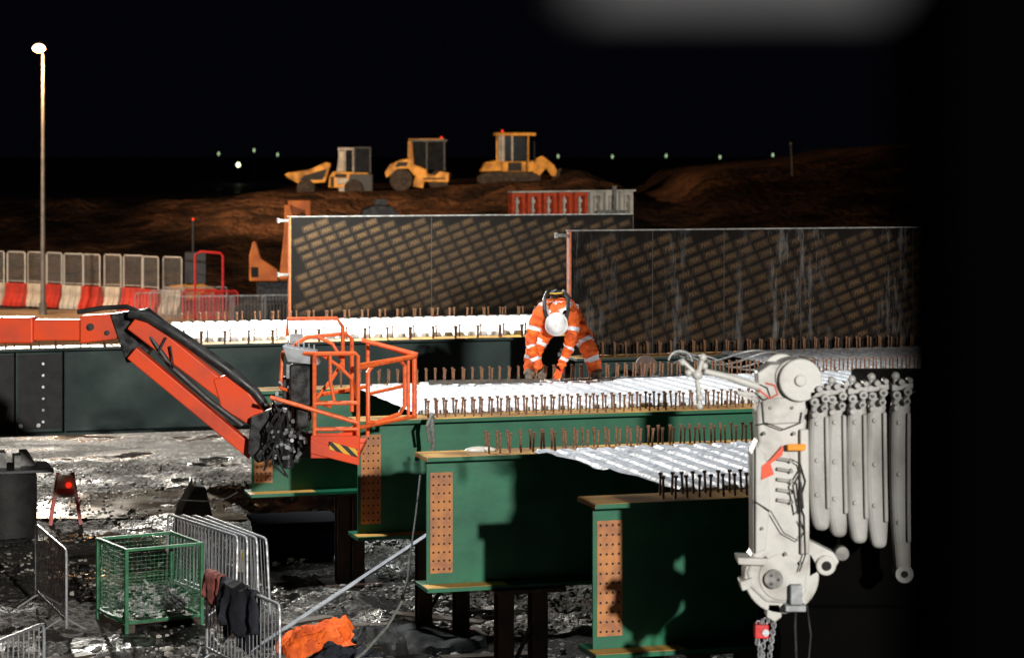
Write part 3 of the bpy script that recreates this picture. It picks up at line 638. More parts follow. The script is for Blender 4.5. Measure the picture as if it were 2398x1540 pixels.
for i,(u,v0,v1,dy) in enumerate(pl):
    g=MB(); left=[];right=[]
    for k in range(17):
        t=k/16; v=v0+(v1-v0)*t; bow=-3*math.sin(t*math.pi)+6*t*t; taper=1 if t<.78 else math.cos((t-.78)/.22*1.1)
        hwid=(21.5+3.5*math.sin(t*math.pi))*(.5+.5*taper if i<4 else 1-.2*t)
        left.append((u-hwid+bow,v)); right.append((u+hwid+bow,v))
    g.prism(cp(left+right[::-1]),20.34+dy,20.52+dy)
    po=g.ob('hanging_link_plate',M['whitedk'],cr,world=True,bevel=.045)
    g=MB(); g.prism(cp([(a-2,b) for a,b in right[1:-3]]+[(a-11,b) for a,b in right[1:-3]][::-1]),20.3+dy,20.36+dy)
    g.ob('plate_flange',M['whitedk'],po,world=True,bevel=.01)
    if i==4: MB().cyl(c_(u+6,v1,20.33+dy),c_(u+6,v1,20.53+dy),.075,n=22).ob('pin_eye',M['whitedk'],po,world=True,smooth=True)
    for t in(.12,.42,.7):
        v=v0+(v1-v0)*t; MB().cyl(c_(u-6,v,20.32+dy),c_(u-6,v,20.345+dy),.02,n=12).ob('plate_boss',M['whitedk'],po,world=True,bevel=.004)
    if i==4: MB().cyl(c_(u+6,v1,20.315+dy),c_(u+6,v1,20.329+dy),.028,n=12).ob('pin_bore',M['hole'],po,world=True)
    g=MB()
    for a,b_,q in((-15,-18,.036),(10,-26,.036),(-15,12,.026),(8,-4,.03),(-4,-48,.026),(16,-52,.022)): g.cyl(c_(u+a,v0+b_,20.24+dy),c_(u+a,v0+b_,20.4+dy),q,n=14)
    g.cyl(c_(u-14,v0-55,20.34+dy),c_(u-14,v0+10,20.34+dy),.022,n=10).cyl(c_(u+8,v0-48,20.32+dy),c_(u+8,v0+2,20.32+dy),.018,n=10).sph(c_(u-14,v0-60,20.34+dy),.036,10,8)
    g.prism(cp([(u-24,v0-40),(u+24,v0-46),(u+25,v0-32),(u-24,v0-26)]),20.3+dy,20.5+dy).prism(cp([(u-20,v0-12),(u+18,v0-14),(u+18,v0+12),(u-18,v0+12)]),20.34+dy,20.46+dy)
    g.ob('shackle',M['whitedk'],cr,world=True,smooth=True,bevel=.006)
    g=MB()
    for a,b_ in((-15,-18),(10,-26),(8,-4)): g.cyl(c_(u+a,v0+b_,20.225+dy),c_(u+a,v0+b_,20.24+dy),.014,n=8)
    g.cyl(c_(u-24,v0-22,20.31+dy),c_(u+30,v0-24,20.31+dy),.012,n=8)
    g.ob('shackle_pin',M['blacksat'],po,world=True)
MB().cyl(c_(1870,930,20.6),c_(2400,885,20.7),.05,n=12).ob('spreader_bar',M['mattblack'],cr,world=True,smooth=True)
MB().cyl(c_(1880,955,20.62),c_(2400,925,20.7),.03,n=12).ob('spreader_bar',M['mattblack'],cr,world=True,smooth=True)
MB().bx(-2.05,1.8,-.75,.75,.55,2.3).bx(-1.85,1.8,-.75,.75,2.3,4.0).bx(-1.2,1.8,-.7,.7,4.0,4.25).ob('blocker_body',M['mattblack'],cr,bevel=.04)  # dark box on wheels, added to block the main flood off the webs
for x in(-1.5,-.2,1.2): MB().cyl((x,-.8,.5),(x,-.45,.5),.5,n=24).ob('wheel',M['mattblack'],cr,smooth=True)
MB().bx(-.16,.16,-.1,.22,4.25,7.5).ob('mast',M['mattblack'],cr,bevel=.01)
ch=thing('chain_hoist','small red chain hoist with steel chain hanging under the crane head','hoist',(c_(1780,1470)[0],20.5,c_(0,1500)[2]))
MB().bx(c_(1765,0)[0],c_(1798,0)[0],20.42,20.56,c_(0,1490)[2],c_(0,1458)[2]).ob('hoist_housing',M['red'],ch,world=True,bevel=.012)
MB().cyl(c_(1790,1475,20.40),c_(1790,1475,20.43),.03,n=12).ob('chain_guide',M['zinc'],ch,world=True)
g=MB()
def chain(u0,v0,u1,v1,n):
    for i in range(n):
        t=i/n; u=u0+(u1-u0)*t; v=v0+(v1-v0)*t; p=[]
        for a in range(9):
            an=a*math.pi/4; dx=5*math.cos(an)*(1 if i%2 else .3); dz=8*math.sin(an); p.append(c_(u+dx,v+dz,20.47+(.0 if i%2 else .015*math.cos(an))))
        g.tube(p,.0065,5)
chain(1812,1452,1800,1540,10); chain(1770,1492,1790,1545,7); chain(1795,1480,1770,1560,8); chain(1800,1448,1766,1462,4)
g.ob('chain',M['zinc'],ch,world=True,smooth=True)

# ------------------------------------------------------------ crowd barriers
def barrier(label,loc,rz,length=2.3,proto=[None]):
    if proto[0] is None:
        e=thing('crowd_barrier',label,'barrier',loc,rz,group='galvanised pedestrian barriers')
        L_=length; r=.019
        MB().tube([(0,0,.1),(0,0,1.02),(.03,0,1.09),(.1,0,1.1),(L_-.1,0,1.1),(L_-.03,0,1.09),(L_,0,1.02),(L_,0,.1),],r,8).cyl((0,0,.2),(L_,0,.2),r*.8).ob('frame',M['zinc'],e,smooth=True)
        g=MB(); n=20
        for i in range(1,n): g.cyl((i*L_/n,0,.2),(i*L_/n,0,1.09),.0075,n=6)
        g.ob('bars',M['zinc'],e)
        for x in(.25,L_-.25): MB().tube([(x,-.3,.02),(x,-.05,.17),(x,.05,.17),(x,.3,.02)],.014,6).ob('foot',M['zinc'],e,smooth=True)
        proto[0]=e; return e
    return copy_thing(proto[0],loc,rz,label)
def bar2(label,a,b):
    return barrier(label,(a[0],a[1],0.02),math.atan2(b[1]-a[1],b[0]-a[0]))
bar2('galvanised crowd barrier standing alone on wet gravel',(-5.73,31.1),(-6.6,33.4))
bar2('galvanised crowd barrier corner standing on wet mud',(-5.1,26.35),(-5.75,24.2))
for k in range(4):
    b_=bar2('galvanised crowd barrier stacked against others',(-3.2-.16*k,32.05+.05*k),(-4.28-.19*k,34.1)); b_.rotation_euler[0]=math.radians(-3+1.5*k)
bar2('galvanised crowd barrier with jackets draped over it',(-2.63,27.4),(-3.75,29.5))
b_=barrier('galvanised crowd barrier lying flat on the ground',(-3.9,28.6,.12),-.45); b_.rotation_euler=(math.radians(84),0,-.45)
b_=barrier('far galvanised crowd barrier beyond the girders',(-9.3,70,.02),.1)
for k in range(5): barrier('far galvanised crowd barrier beyond the girders',(-12.0+1.08*k,84+.3*k,.02),.12)
for k in range(3): barrier('far galvanised crowd barrier beyond the girders',(-13.4+.3*k,86+1.6*k,.02),.3)
e=thing('warning_notice','small pale warning sign fixed on the stacked barriers','sign',(-3.66,32.78,.55))
MB().bx(-.05,.05,0,.006,0,.3).ob('sign_board',M['whitepl'],e)
MB().bx(-.04,.04,-.004,-.001,.17,.27).ob('warning_symbol',M['yel'],e)

def cloth(name,label,a,b,zt_,drop1,drop2,mat,cat='jacket',amp=.05):
    g=MB(); a=Vector(a); b=Vector(b); d=b-a; n_=Vector((-d.y,d.x)).normalized(); V=[]; nu,nv=22,26
    for i in range(nu+1):
        for j in range(nv+1):
            s=j/nv; u=i/nu; p=a+d*u
            tot=drop1+drop2; l=s*tot-drop1
            fold=amp*nz(u*4,s*1.5,zt_*7,1)+amp*.6*math.sin(u*19+zt_*5+2*nz(u,s,3,3))*min(1,abs(l)*4)+amp*.3*nz(u,s,3,9)
            side=(.045 if l>0 else -.045) if abs(l)>.04 else l
            q=p+n_*(side+fold*(1 if l>0 else -1))
            wob=1+.35*nz(u*3,1,zt_,1)+.1*nz(u*11,1,zt_,1)
            V.append((q.x+d.x*.15*abs(l)*(u-.5),q.y,zt_-abs(l)*wob+.03))
    F=[(i*(nv+1)+j,i*(nv+1)+j+1,(i+1)*(nv+1)+j+1,(i+1)*(nv+1)+j) for i in range(nu) for j in range(nv)]
    g.add(V,F); o=g.ob(name,mat,smooth=True); tag(o,label,cat)
    m=o.modifiers.new('s','SOLIDIFY'); m.thickness=.02
    return o
def onb(t,off=0): return (-2.63-1.12*t+off,27.4+2.1*t)
cloth('jacket','dark navy work jacket draped over a crowd barrier',onb(.28),onb(.72),1.13,.75,.55,M['navy'],amp=.09)
cloth('sweatshirt','faded red sweatshirt draped over a crowd barrier',onb(.74),onb(.95),1.15,.5,.35,M['maroon'],amp=.06)

# ------------------------------------------------------------ mesh stillage
e=thing('mesh_stillage','green wire mesh stillage holding pale scrap fittings on wet ground','stillage',(-5.0,31.35,0),math.radians(30))
A_,B_,Hh=1.05,1.05,1.1
g=MB()
for x in(0,A_):
    for y in(0,B_): g.bx(x-.022,x+.022,y-.022,y+.022,0,Hh)
for z in(.16,Hh):
    g.bx(.026,A_-.026,-.018,.018,z-.035,z).bx(.026,A_-.026,B_-.018,B_+.018,z-.035,z).bx(-.018,.018,.026,B_-.026,z-.035,z).bx(A_-.018,A_+.018,.026,B_-.026,z-.035,z)
g.ob('frame',M['mesh_green'],e)
g=MB(); n=17
for i in range(1,n):
    t=i/n
    for y in(0,B_): g.cyl((A_*t,y,.16),(A_*t,y,Hh*(.97 if y else .7)),.0028,n=4).cyl((0,y,.16+t*(Hh-.2)*(1 if y else .7)),(A_,y,.16+t*(Hh-.2)*(1 if y else .7)),.0028,n=4)
    for x in(0,A_): g.cyl((x,B_*t,.16),(x,B_*t,Hh*.97),.0028,n=4).cyl((x,0,.16+t*(Hh-.2)),(x,B_,.16+t*(Hh-.2)),.0028,n=4)
g.ob('wire_mesh',M['mesh_green'],e)
MB().bx(.03,A_-.03,.03,B_-.03,.1,.13).bx(0,.12,0,B_,0,.1).bx(A_-.12,A_,0,B_,0,.1).ob('tray',M['timber'],e)
g=MB()
for i in range(110):
    x,y=random.uniform(.1,.95),random.uniform(.1,.95); z=.16+random.uniform(0,.34)*(1-abs(x-.5))
    Rr_=Matrix.Rotation(random.uniform(0,3),3,(random.random(),random.random(),random.random()))
    if i%3: g.bx(x-.08,x+.08,y-.02,y+.02,z-.01,z+.015,R=Rr_,c=(x,y,z))
    else:
        d_=Rr_@Vector((.1,0,0)); g.cyl(Vector((x,y,z))-d_,Vector((x,y,z))+d_,.018,n=7)
o=g.ob('scrap_fittings',M['rubble']); o.location=(-5.0,31.35,0); o.rotation_euler=(0,0,math.radians(30)); tag(o,'heap of pale scrap steel fittings inside the stillage','scrap',kind='stuff')

# ------------------------------------------------------------ ground clutter
def stack(label,x,y,rz,lw,n,col):
    e=thing('timber_stack',label,'timber',(x,y,0),rz)
    for i in range(n):
        for j in range(2):
            MB().bx(-lw/2+random.uniform(-.05,.05),lw/2,-.3+j*.3,-.03+j*.3,.02+i*.17,.17+i*.17,R=Matrix.Rotation(random.uniform(-.06,.06),3,'Z')).ob('sleeper',col,e,bevel=.01)
    return e
stack('dark wet timber sleepers stacked under the orange jacket',-2.2,28.8,.1,1.3,2,M['timber'])
stack('dark concrete blocks stacked on the mud',-1.35,27.3,.35,.9,3,M['dark'])
def heap(name,label,cat,mat,ax,ay,hz,loc,rot,seed):
    g=MB(); V=[]; n=40
    for i in range(n+1):
        for j in range(n+1):
            u=i/n*2-1; v=j/n*2-1; rr=math.sqrt(u*u+v*v); ang=math.atan2(v,u); lim=1+.4*nz(math.cos(ang)*2,math.sin(ang)*2,seed,1)
            x=u*ax*lim; y=v*ay*lim
            z=max(0,(1-rr**2*.8))*hz+hz*.45*nz(u,v,seed,2.6)+hz*.35*abs(nz(u,v,seed+4,5))+hz*.12*nz(u,v,seed,12)
            if rr>.98: z=-.04-hz*(rr-.98)
            V.append((x,y,z))
    F=[(i*(n+1)+j,i*(n+1)+j+1,(i+1)*(n+1)+j+1,(i+1)*(n+1)+j) for i in range(n) for j in range(n)]
    g.add(V,F); o=g.ob(name,mat,smooth=True); o.location=loc; o.rotation_euler=rot; tag(o,label,cat)
heap('crumpled_jacket','crumpled orange hi-vis jacket thrown on a timber stack','jacket',M['hivis'],.46,.26,.2,(-2.36,28.7,.44),(.12,-.3,.25),3)
heap('tarpaulin','dark crumpled tarpaulin heaped beside the orange jacket','tarpaulin',M['navy'],.75,.5,.3,(-1.95,28.3,.1),(0,0,.2),8)
heap('tarpaulin','dark crumpled tarpaulin heaped on timber','tarpaulin',M['dark'],.5,.4,.25,(-1.75,29.3,.2),(0,0,.9),12)
heap('mud_mound','low dark mound of wet mud and debris','mud',M['dark'],1.1,.6,.25,(-1.5,30.4,0),(0,0,.5),17)
g=MB(); g.bx(-1.45,1.45,-.035,.035,-.01,.01); o=g.ob('steel_bar',M['zinc'],bevel=.003); o.location=(-2.1,30.2,.78); o.rotation_euler=(math.radians(20),-math.radians(32),math.radians(10)); tag(o,'long flat steel bar leaning from the mud up to a girder','steel bar')
for k in range(6):
    g=MB(); g.cyl((-.9,0,0),(.9,0,0),.024,n=10); o=g.ob('scaffold_tube',M['zinc'],smooth=True)
    o.location=(-4.35+.16*k+.05*(k%2),28.0,.06+.03*(k%3)); o.rotation_euler=(0,.04,math.radians(-48-3*(k%3))); tag(o,'galvanised scaffold tube lying on wet ground','scaffold tube','scaffold tubes on the ground')
for k,(x,y,a,l) in enumerate([(-2.4,29.9,.3,1.2),(-3.0,30.6,-.4,.9),(-1.6,29.5,1.1,.8),(-4.4,34.6,.5,.6),(-5.4,29.5,.9,.7),(-.9,28.6,-.6,1.1),(-2.0,31.5,.2,1.2),(-1.0,32.0,-.3,1.3),(-2.7,31.8,.9,.9),(-.3,29.6,.4,1.2)]):
    g=MB(); g.bx(-l/2,l/2,-.09,.09,0,.03); o=g.ob('plank',M['timber'],bevel=.004); o.location=(x,y,.07); o.rotation_euler=(.03,.04,a); tag(o,'wet timber plank lying in the mud','plank','planks in the mud')
g=MB(); g.tube([(-1.2,28.6,1.5),(-1.22,28.4,1.25),(-1.3,28.2,.98),(-1.45,28,.75),(-1.7,27.8,.5),(-2.0,27.6,.3),(-2.05,27.45,.1)],.018,7).tube([(-1.2,28.6,1.5),(-1.15,28.9,1.9),(-1.12,29.5,2.3)],.012,6)
o=g.ob('rope',M['rope'],smooth=True); tag(o,'thick grey rope trailing down from the girders','rope')
g=MB(); g.tube([(-1.02,30.78,2.9),(-1.0,30.3,2.93),(-1.0,30.22,2.8),(-.98,30.22,2.6),(-1.02,30.24,2.45)],.03,7).tube([(-1.0,30.3,2.95),(-1.06,30.2,2.82),(-1.03,30.2,2.62)],.022,7)
o=g.ob('rope',M['rope'],smooth=True); tag(o,'knotted grey rope hanging over the girder flange','rope')
g=MB(); g.tube([(-3.9,34.4,1.4),(-4.1,34.8,1.25),(-4.5,35.4,1.12),(-5.0,36.4,1.0)],.01,5); o=g.ob('rope',M['rope'],smooth=True); tag(o,'thin guide rope running from a girder flange','rope')
e=thing('rag','crumpled pale rag lying on the girder flange','rag',(-.37,27.48,2.86))
MB().sph((0,0,0),.17,18,8,(1,.8,.25)).sph((.1,-.03,.01),.1,12,6,(1,.8,.35)).ob('cloth',M['whitepl'],e,smooth=True)
e=thing('concrete_wedge','dark concrete wedge block standing on the mud','concrete block',(-5.25,39.6,0),.3)
MB().prism([(-.28,0),(.3,0),(.3,.3),(.18,.78),(.02,.8),(-.2,.42)],-.3,.3).ob('block',M['timber'],e,bevel=.03)
MB().tube([(.0,-.0,.8),(.0,0,.88),(.06,0,.88),(.06,0,.78)],.012,6).ob('lifting_eye',M['trestle'],e)
e=thing('trestle_sign','red and white folding road sign with a red lamp on mud','road sign',(-7.5,40.6,0),.2)
g=MB()
for s_ in(-1,1): g.cyl((-.25,s_*.22,0),(-.12,s_*.02,.84),.04,n=4).cyl((.25,s_*.22,0),(.12,s_*.02,.84),.04,n=4)
g.ob('legs',M['redpl'],e)
MB().prism([(-.18,.45),(.18,.45),(.12,.82),(-.12,.82)],-.16,-.13).ob('board',M['whitepl'],e)
MB().prism([(-.16,.5),(.16,.5),(.14,.6),(-.14,.6)],-.166,-.162).ob('red_band',M['redpl'],e)
MB().sph((.05,-.2,.66),.05,12,8).ob('lamp',M['redlamp'],e,smooth=True)
e=thing('skip_container','dark blue steel skip standing behind stacked barriers','skip',(-3.35,37.3,0),.28)
MB().prism([(-.5,0),(.5,0),(.62,.55),(-.62,.55)],-.5,.5).bx(-.66,.66,-.54,.54,.55,.6).ob('tub',M['blue'],e,bevel=.01)

# ------------------------------------------------------------ plastic barriers with mesh fence
def roadbar(loc,rz,red,proto={}):
    if red not in proto:
        e=thing('water_filled_barrier',('red' if red else 'dirty white')+' plastic road barrier with mesh fence panel on top','barrier',loc,rz,group='row of red and white road barriers')
        m=M['redpl'] if red else M['whitepl']
        g=MB(); poly=[(-.28,0),(.28,0),(.28,.16),(.13,.5),(.1,.9),(-.1,.9),(-.13,.5),(-.28,.16)]
        n=len(poly)
        def sec(x0,x1,k):
            v=[(x0,p[0]*k,p[1]) for p in poly]+[(x1,p[0]*k,p[1]) for p in poly]
            g.add(v,[tuple(range(n-1,-1,-1)),tuple(range(n,2*n))]+[(i,(i+1)%n,n+(i+1)%n,n+i) for i in range(n)])
        for x0,x1,k in((0,.12,1),(.12,.2,.75),(.2,.4,1),(.4,.48,.75),(.48,.68,1),(.68,.76,.75),(.76,.96,1)): sec(x0,x1,k)
        g.ob('barrier_shell',m,e,bevel=.012)
        fe=MB().tube([(.02,0,.9),(.02,0,2.05),(.07,0,2.12),(.89,0,2.12),(.94,0,2.05),(.94,0,.9)],.026,6).cyl((.02,0,.98),(.94,0,.98),.015,n=6).ob('fence_frame',M['wire'],e)
        g=MB()
        for i in range(1,20): g.cyl((.02+i*.046,0,.98),(.02+i*.046,0,2.1),.0022,n=4)
        for i in range(1,12): g.cyl((.02,0,.98+i*.095),(.94,0,.98+i*.095),.0022,n=4)
        g.ob('fence_mesh',M['wire'],fe)
        proto[red]=e; return e
    return copy_thing(proto[red],loc,rz)
P0=Vector((-22.5,97.5)); P1=Vector((-12.3,90.5)); n=12; cols=[0,1,0,1,0,1,0,1,0,1,1,0]
dd=(P1-P0)
for i in range(n):
    p=P0+dd*(i/n)+Vector((0,.25*math.sin(i*1.7))); roadbar((p.x,p.y,.06),math.atan2(dd.y,dd.x)+.12*math.sin(i*2.3),cols[i])
e=thing('red_gate_frame','tall red tubular gate frame beside red barriers','gate',(-11.4,87,0))
MB().tube([(0,0,0),(0,0,2.45),(.2,0,2.55),(.9,0,2.5),(1.0,0,2.4),(1.0,0,0)],.045,8).cyl((0,0,.9),(1.0,0,.9),.03).ob('gate_tubes',M['red'],e,smooth=True)
for k in range(2):
    e=thing('red_barrier','red tubular pedestrian barrier standing on earth','barrier',(-11.7+.75*k,86.0-.5*k,0),.15,group='red barriers')
    L_=1.25
    MB().tube([(0,0,.05),(0,0,1.15),(.08,0,1.22),(L_-.08,0,1.22),(L_,0,1.15),(L_,0,.05)],.035,6).cyl((0,0,.25),(L_,0,.25),.028).ob('barrier_frame',M['red'],e,smooth=True)
    g=MB()
    for i in range(1,12): g.cyl((i*L_/12,0,.25),(i*L_/12,0,1.2),.016,n=5)
    g.ob('barrier_bars',M['red'],e)
e=thing('site_generator','yellow and black wheeled machine beside the road barriers','generator',(-12.3,92.5,0),.1)
MB().prism([(-.9,.5),(.9,.5),(1.0,.9),(.5,1.1),(-.8,1.0)],-.5,.5).ob('cover',M['yellow'],e,bevel=.04)
MB().bx(-.2,.6,-.4,.4,1.1,2.3).cyl((.1,0,2.3),(.1,0,3.5),.05,n=8).ob('engine_box',M['black'],e,bevel=.03)
for x in(-.5,.6): MB().cyl((x,-.6,.35),(x,-.4,.35),.35,n=16).ob('wheel',M['tyre'],e,smooth=True)
MB().sph((.1,0,3.55),.05,8,6).ob('red_beacon',M['redlamp'],e)

# ------------------------------------------------------------ street lamp
e=thing('street_lamp','tall grey street lamp pole with glowing warm lamp head','street lamp',(-17.5,90.2,0))
MB().tube([(0,0,0),(0,0,1.2),(0,0,9.8)],[.12,.09,.05],14).cyl((0,0,0),(0,0,.5),.15,n=14).ob('pole',M['pole'],e,smooth=True)
MB().prism([(-.28,10.05),(.1,9.92),(.12,10.0),(-.1,10.2),(-.28,10.15)],-.12,.12).ob('lamp_head',M['pole'],e,bevel=.02)
MB().sph((-.12,-.16,9.98),.2,14,10,(1.2,.8,.8)).ob('lamp_lens',M['lamp'],e,smooth=True)
far=[(512,360,0),(558,386,1),(595,352,0),(650,362,0),(1307,366,0),(1434,367,0),(1560,365,0),(1686,368,0),(1810,363,0),(1935,366,0)]
for px,py,k in far:
    D=420; x=(px-1199)/5662*D; z=6.3-(py-345)/5662*D
    e=thing('distant_lamp','small distant lamp post glowing pale green at night','street lamp',(x,D,0),group='distant lamp posts')
    MB().cyl((0,0,0),(0,0,z-.3),.09,.06,n=6).ob('pole',M['hole'],e)
    MB().sph((0,0,z),.4 if k else .2,10,8,(.8,.8,1 if k else 1.6)).ob('lamp_globe',M['farlamp2'] if k else M['farlamp'],e,smooth=True)
e=thing('marker_pole','thin pale marker pole planted on the earth mound','pole',(15.9,137,4.6))
MB().cyl((0,0,-.3),(-.1,0,1.9),.045,.03,n=8).ob('shaft',M['edge'],e); MB().sph((-.1,0,1.92),.06,8,6).ob('cap',M['whitepl'],e)

# ------------------------------------------------------------ machines
def wheel(e,x,y,z,r,w_,hub='yellow'):
    o=MB().cyl((x,y-w_/2,z),(x,y+w_/2,z),r,n=24).ob('wheel',M['tyre'],e,smooth=True,bevel=.05)
    MB().cyl((x,y-w_/2-.03,z),(x,y-w_/2+.02,z),r*.45,n=16).ob('rim',M[hub],o,smooth=True)
zg=3.68
e=thing('site_dumper','yellow site dumper with raised skip and glazed cab on earth bank','dumper',(-10.7,143.5,zg-.3),.05)
s=MB(); s.prism([(-2.75,1.3),(-2.45,1.05),(-1.9,.75),(-.35,.85),(.0,1.95),(-.3,2.05),(-1.3,1.6),(-2.6,1.42)],-1.1,1.1); s.ob('skip_bucket',M['yellow'],e,bevel=.06)
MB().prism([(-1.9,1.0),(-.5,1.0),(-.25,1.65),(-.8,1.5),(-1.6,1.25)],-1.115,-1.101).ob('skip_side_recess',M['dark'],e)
MB().prism([(-.2,.55),(2.1,.5),(2.2,1.4),(1.3,1.45),(.1,1.5),(-.1,1.2)],-.95,.95).ob('chassis',M['yellow'],e,bevel=.05)
MB().bx(1.05,2.45,-1,1,.3,1.35).ob('engine_housing',M['black'],e,bevel=.06)
MB().prism([(.3,1.5),(1.3,1.5),(1.25,2.75),(.5,2.75)],-.75,.75).ob('cab_glazing',M['glass'],e,bevel=.03)
MB().bx(1.35,2.3,-.9,.9,1.4,2.85).ob('cab_glazing',M['glass'],e,bevel=.03)
c=MB()
for x in(.42,.78,1.24): c.bx(x,x+.06,-.8,-.74,1.45,2.8)
c.bx(.38,1.4,-.82,.82,2.76,2.9).prism([(.3,1.5),(.75,1.5),(.75,2.7),(.5,2.7)],-.77,-.755)
c.ob('cab_frame',M['pale'],e)
MB().bx(1.32,1.4,-.95,-.9,1.4,2.85).bx(2.25,2.33,-.95,-.9,1.4,2.85).bx(1.32,2.33,-.95,.9,2.86,2.93).ob('roll_bar',M['black'],e)
MB().bx(.3,1.05,-1.02,-.96,.75,1.1).bx(.45,.95,-1.06,-1.02,.3,.6).ob('step_and_lights',M['pale'],e,bevel=.02)
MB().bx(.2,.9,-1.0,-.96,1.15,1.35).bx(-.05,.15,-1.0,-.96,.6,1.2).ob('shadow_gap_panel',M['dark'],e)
wheel(e,-1.5,-1.0,.5,.55,.5,'tyre'); wheel(e,1.3,-1.0,.5,.55,.5,'tyre'); wheel(e,-1.5,1.0,.5,.55,.5,'tyre'); wheel(e,1.3,1.0,.5,.55,.5,'tyre')
e=thing('road_roller','yellow soil roller with cab and large drum on earth bank','road roller',(-5.4,144,zg+.0),-.05)
MB().prism([(-2.1,1.1),(-1.8,1.6),(-1.1,1.9),(-.6,1.95),(-.6,2.85),(-.45,2.9),(-.35,1.6),(.4,1.3),(.5,.9),(-.3,.9),(-.7,1.35),(-1.3,1.35),(-1.7,1.0),(-2.0,.8)],-.9,.9).ob('engine_hood',M['yellow'],e,bevel=.05)
MB().prism([(-1.5,1.45),(-.8,1.5),(-.7,1.75),(-1.3,1.75)],-.915,-.901).ob('hood_vent',M['dark'],e)
MB().prism([(-.3,.6),(1.7,.55),(1.75,1.1),(1.2,1.2),(.9,.95),(.3,1.1),(-.2,1.1)],-1.05,1.05).ob('front_frame',M['yellow'],e,bevel=.04)
MB().bx(.2,1.5,-1.065,-1.052,.72,.82).ob('frame_slot',M['dark'],e)
MB().prism([(-.4,.3),(.2,.2),(.3,.75),(-.3,.85)],-1.1,-1.0).ob('side_cover',M['yellow'],e,bevel=.04)
MB().prism([(-.4,1.3),(1.5,1.25),(1.4,2.95),(-.4,2.95)],-.75,.75).ob('cab_glazing',M['glass'],e,bevel=.04)
c=MB().bx(-.5,1.6,-.8,.8,2.96,3.08)
for x in(-.5,.35,1.4): c.bx(x,x+.08,-.82,-.76,1.2,2.96)
c.ob('cab_frame',M['black'],e)
MB().bx(-.7,1.4,-.8,.8,3.085,3.12).bx(-.72,-.55,-.85,-.8,1.9,3.0).ob('roof_panel',M['yellow'],e)
MB().cyl((1.1,-1.0,.65),(1.1,1.0,.65),.6,n=28).ob('drum',M['tyre'],e,smooth=True)
wheel(e,-1.1,-.85,.68,.68,.55,'tyre'); wheel(e,-1.1,.85,.68,.68,.55,'tyre')
MB().sph((1.2,0,3.2),.07,8,6).ob('beacon',M['redlamp'],e)
e=thing('bulldozer','yellow bulldozer with tracks cab and front blade on earth bank','bulldozer',(.0,143.5,zg+.38),.08)
for y in(-1.0,1.0):
    t=MB().prism([(-2.0,.15),(-1.6,0),(1.2,0),(1.6,.2),(1.6,.55),(1.1,.8),(-1.5,.8),(-2.0,.5)],y-.28,y+.28).ob('track',M['tyre'],e,bevel=.05)
    g=MB()
    for k in range(6): g.cyl((-1.5+k*.52,y-.32,.35),(-1.5+k*.52,y-.28,.35),.13,n=12)
    g.ob('track_rollers',M['tyre'],t)
MB().prism([(-1.9,.8),(-1.6,1.35),(-.7,1.5),(-.6,.85)],-.8,.8).prism([(.7,.8),(.8,1.5),(2.0,1.35),(2.2,1.0),(1.8,.8)],-.6,.6).bx(-.7,.8,-.75,.75,.8,1.4).ob('hull',M['yellow'],e,bevel=.05)
MB().bx(-.3,.5,-.8,-.755,.85,1.35).ob('access_panel',M['dark'],e)
MB().prism([(-.95,1.4),(.9,1.4),(.8,2.9),(-.85,2.9)],-.75,.75).ob('cab_glazing',M['glass'],e,bevel=.05)
c=MB().bx(-1.05,1.35,-.85,.85,2.92,3.1); c.bx(-1.0,-.9,-.82,-.77,1.4,2.95).bx(.85,.95,-.82,-.77,1.4,2.95)
c.ob('cab_roof',M['yellow'],e,bevel=.03)
MB().bx(-.7,-.5,-.82,-.77,1.4,2.92).bx(-.1,0,-.82,-.77,1.4,2.92).bx(-.85,-.75,-.82,-.77,1.45,2.9).ob('cab_pillars',M['pale'],e)
MB().prism([(1.1,.5),(1.35,1.6),(1.7,1.75),(2.4,1.2),(2.7,.6),(2.3,.5),(1.9,1.0),(1.5,.5)],-1.2,-1.1).ob('push_arm',M['yellow'],e,bevel=.03)
MB().prism([(2.5,.0),(2.75,.1),(2.65,.5),(2.8,1.0),(2.6,.95),(2.45,.5)],-1.7,1.7).ob('blade',M['tyre'],e,bevel=.03)
MB().cyl((1.3,-.3,1.4),(1.3,-.3,2.6),.05).ob('exhaust',M['black'],e); MB().sph((-.6,-.3,3.2),.07,8,6).ob('beacon',M['redlamp'],e)
e=thing('excavator','orange tracked excavator with raised boom behind the formwork wall','excavator',(-8.6,86,0),0)
for y in(-.8,1.0): MB().prism([(-1.2,.2),(-1.0,0),(1.8,0),(2.1,.2),(2.1,.6),(1.8,.8),(-1.0,.8),(-1.2,.6)],y-.28,y+.28).ob('track',M['tyre'],e,bevel=.05)
MB().bx(-.4,2.2,-.9,1.0,.85,1.6).ob('engine_house',M['blacksat'],e,bevel=.06)
MB().bx(.9,2.0,-.8,.2,1.6,2.7).ob('cab',M['glass'],e,bevel=.05)
MB().prism([(-.62,1.6),(-.62,2.5),(-.5,3.0),(-.38,3.0),(-.2,2.4),(.4,2.0),(.4,1.6)],-1.2,-1.0).ob('counterweight_arm',M['exc'],e,bevel=.05)
MB().prism([(.3,1.6),(.6,1.6),(.85,3.2),(.8,3.9),(.7,4.25),(.5,4.25),(.48,3.3)],.1,.4).ob('boom',M['exc'],e,bevel=.04)
MB().prism([(.55,3.75),(.6,4.4),(1.4,4.4),(1.42,3.7),(1.25,3.7),(1.2,4.05),(.85,3.8)],.42,.65).ob('dipper_arm',M['exc'],e,bevel=.04)
MB().bx(-.55,-.3,-1.21,-1.2,1.75,2.1).ob('side_vent',M['hole'],e)
e=thing('excavator_bucket','black digger bucket resting on the earth slope','bucket',(-6.3,116,2.55),.1)
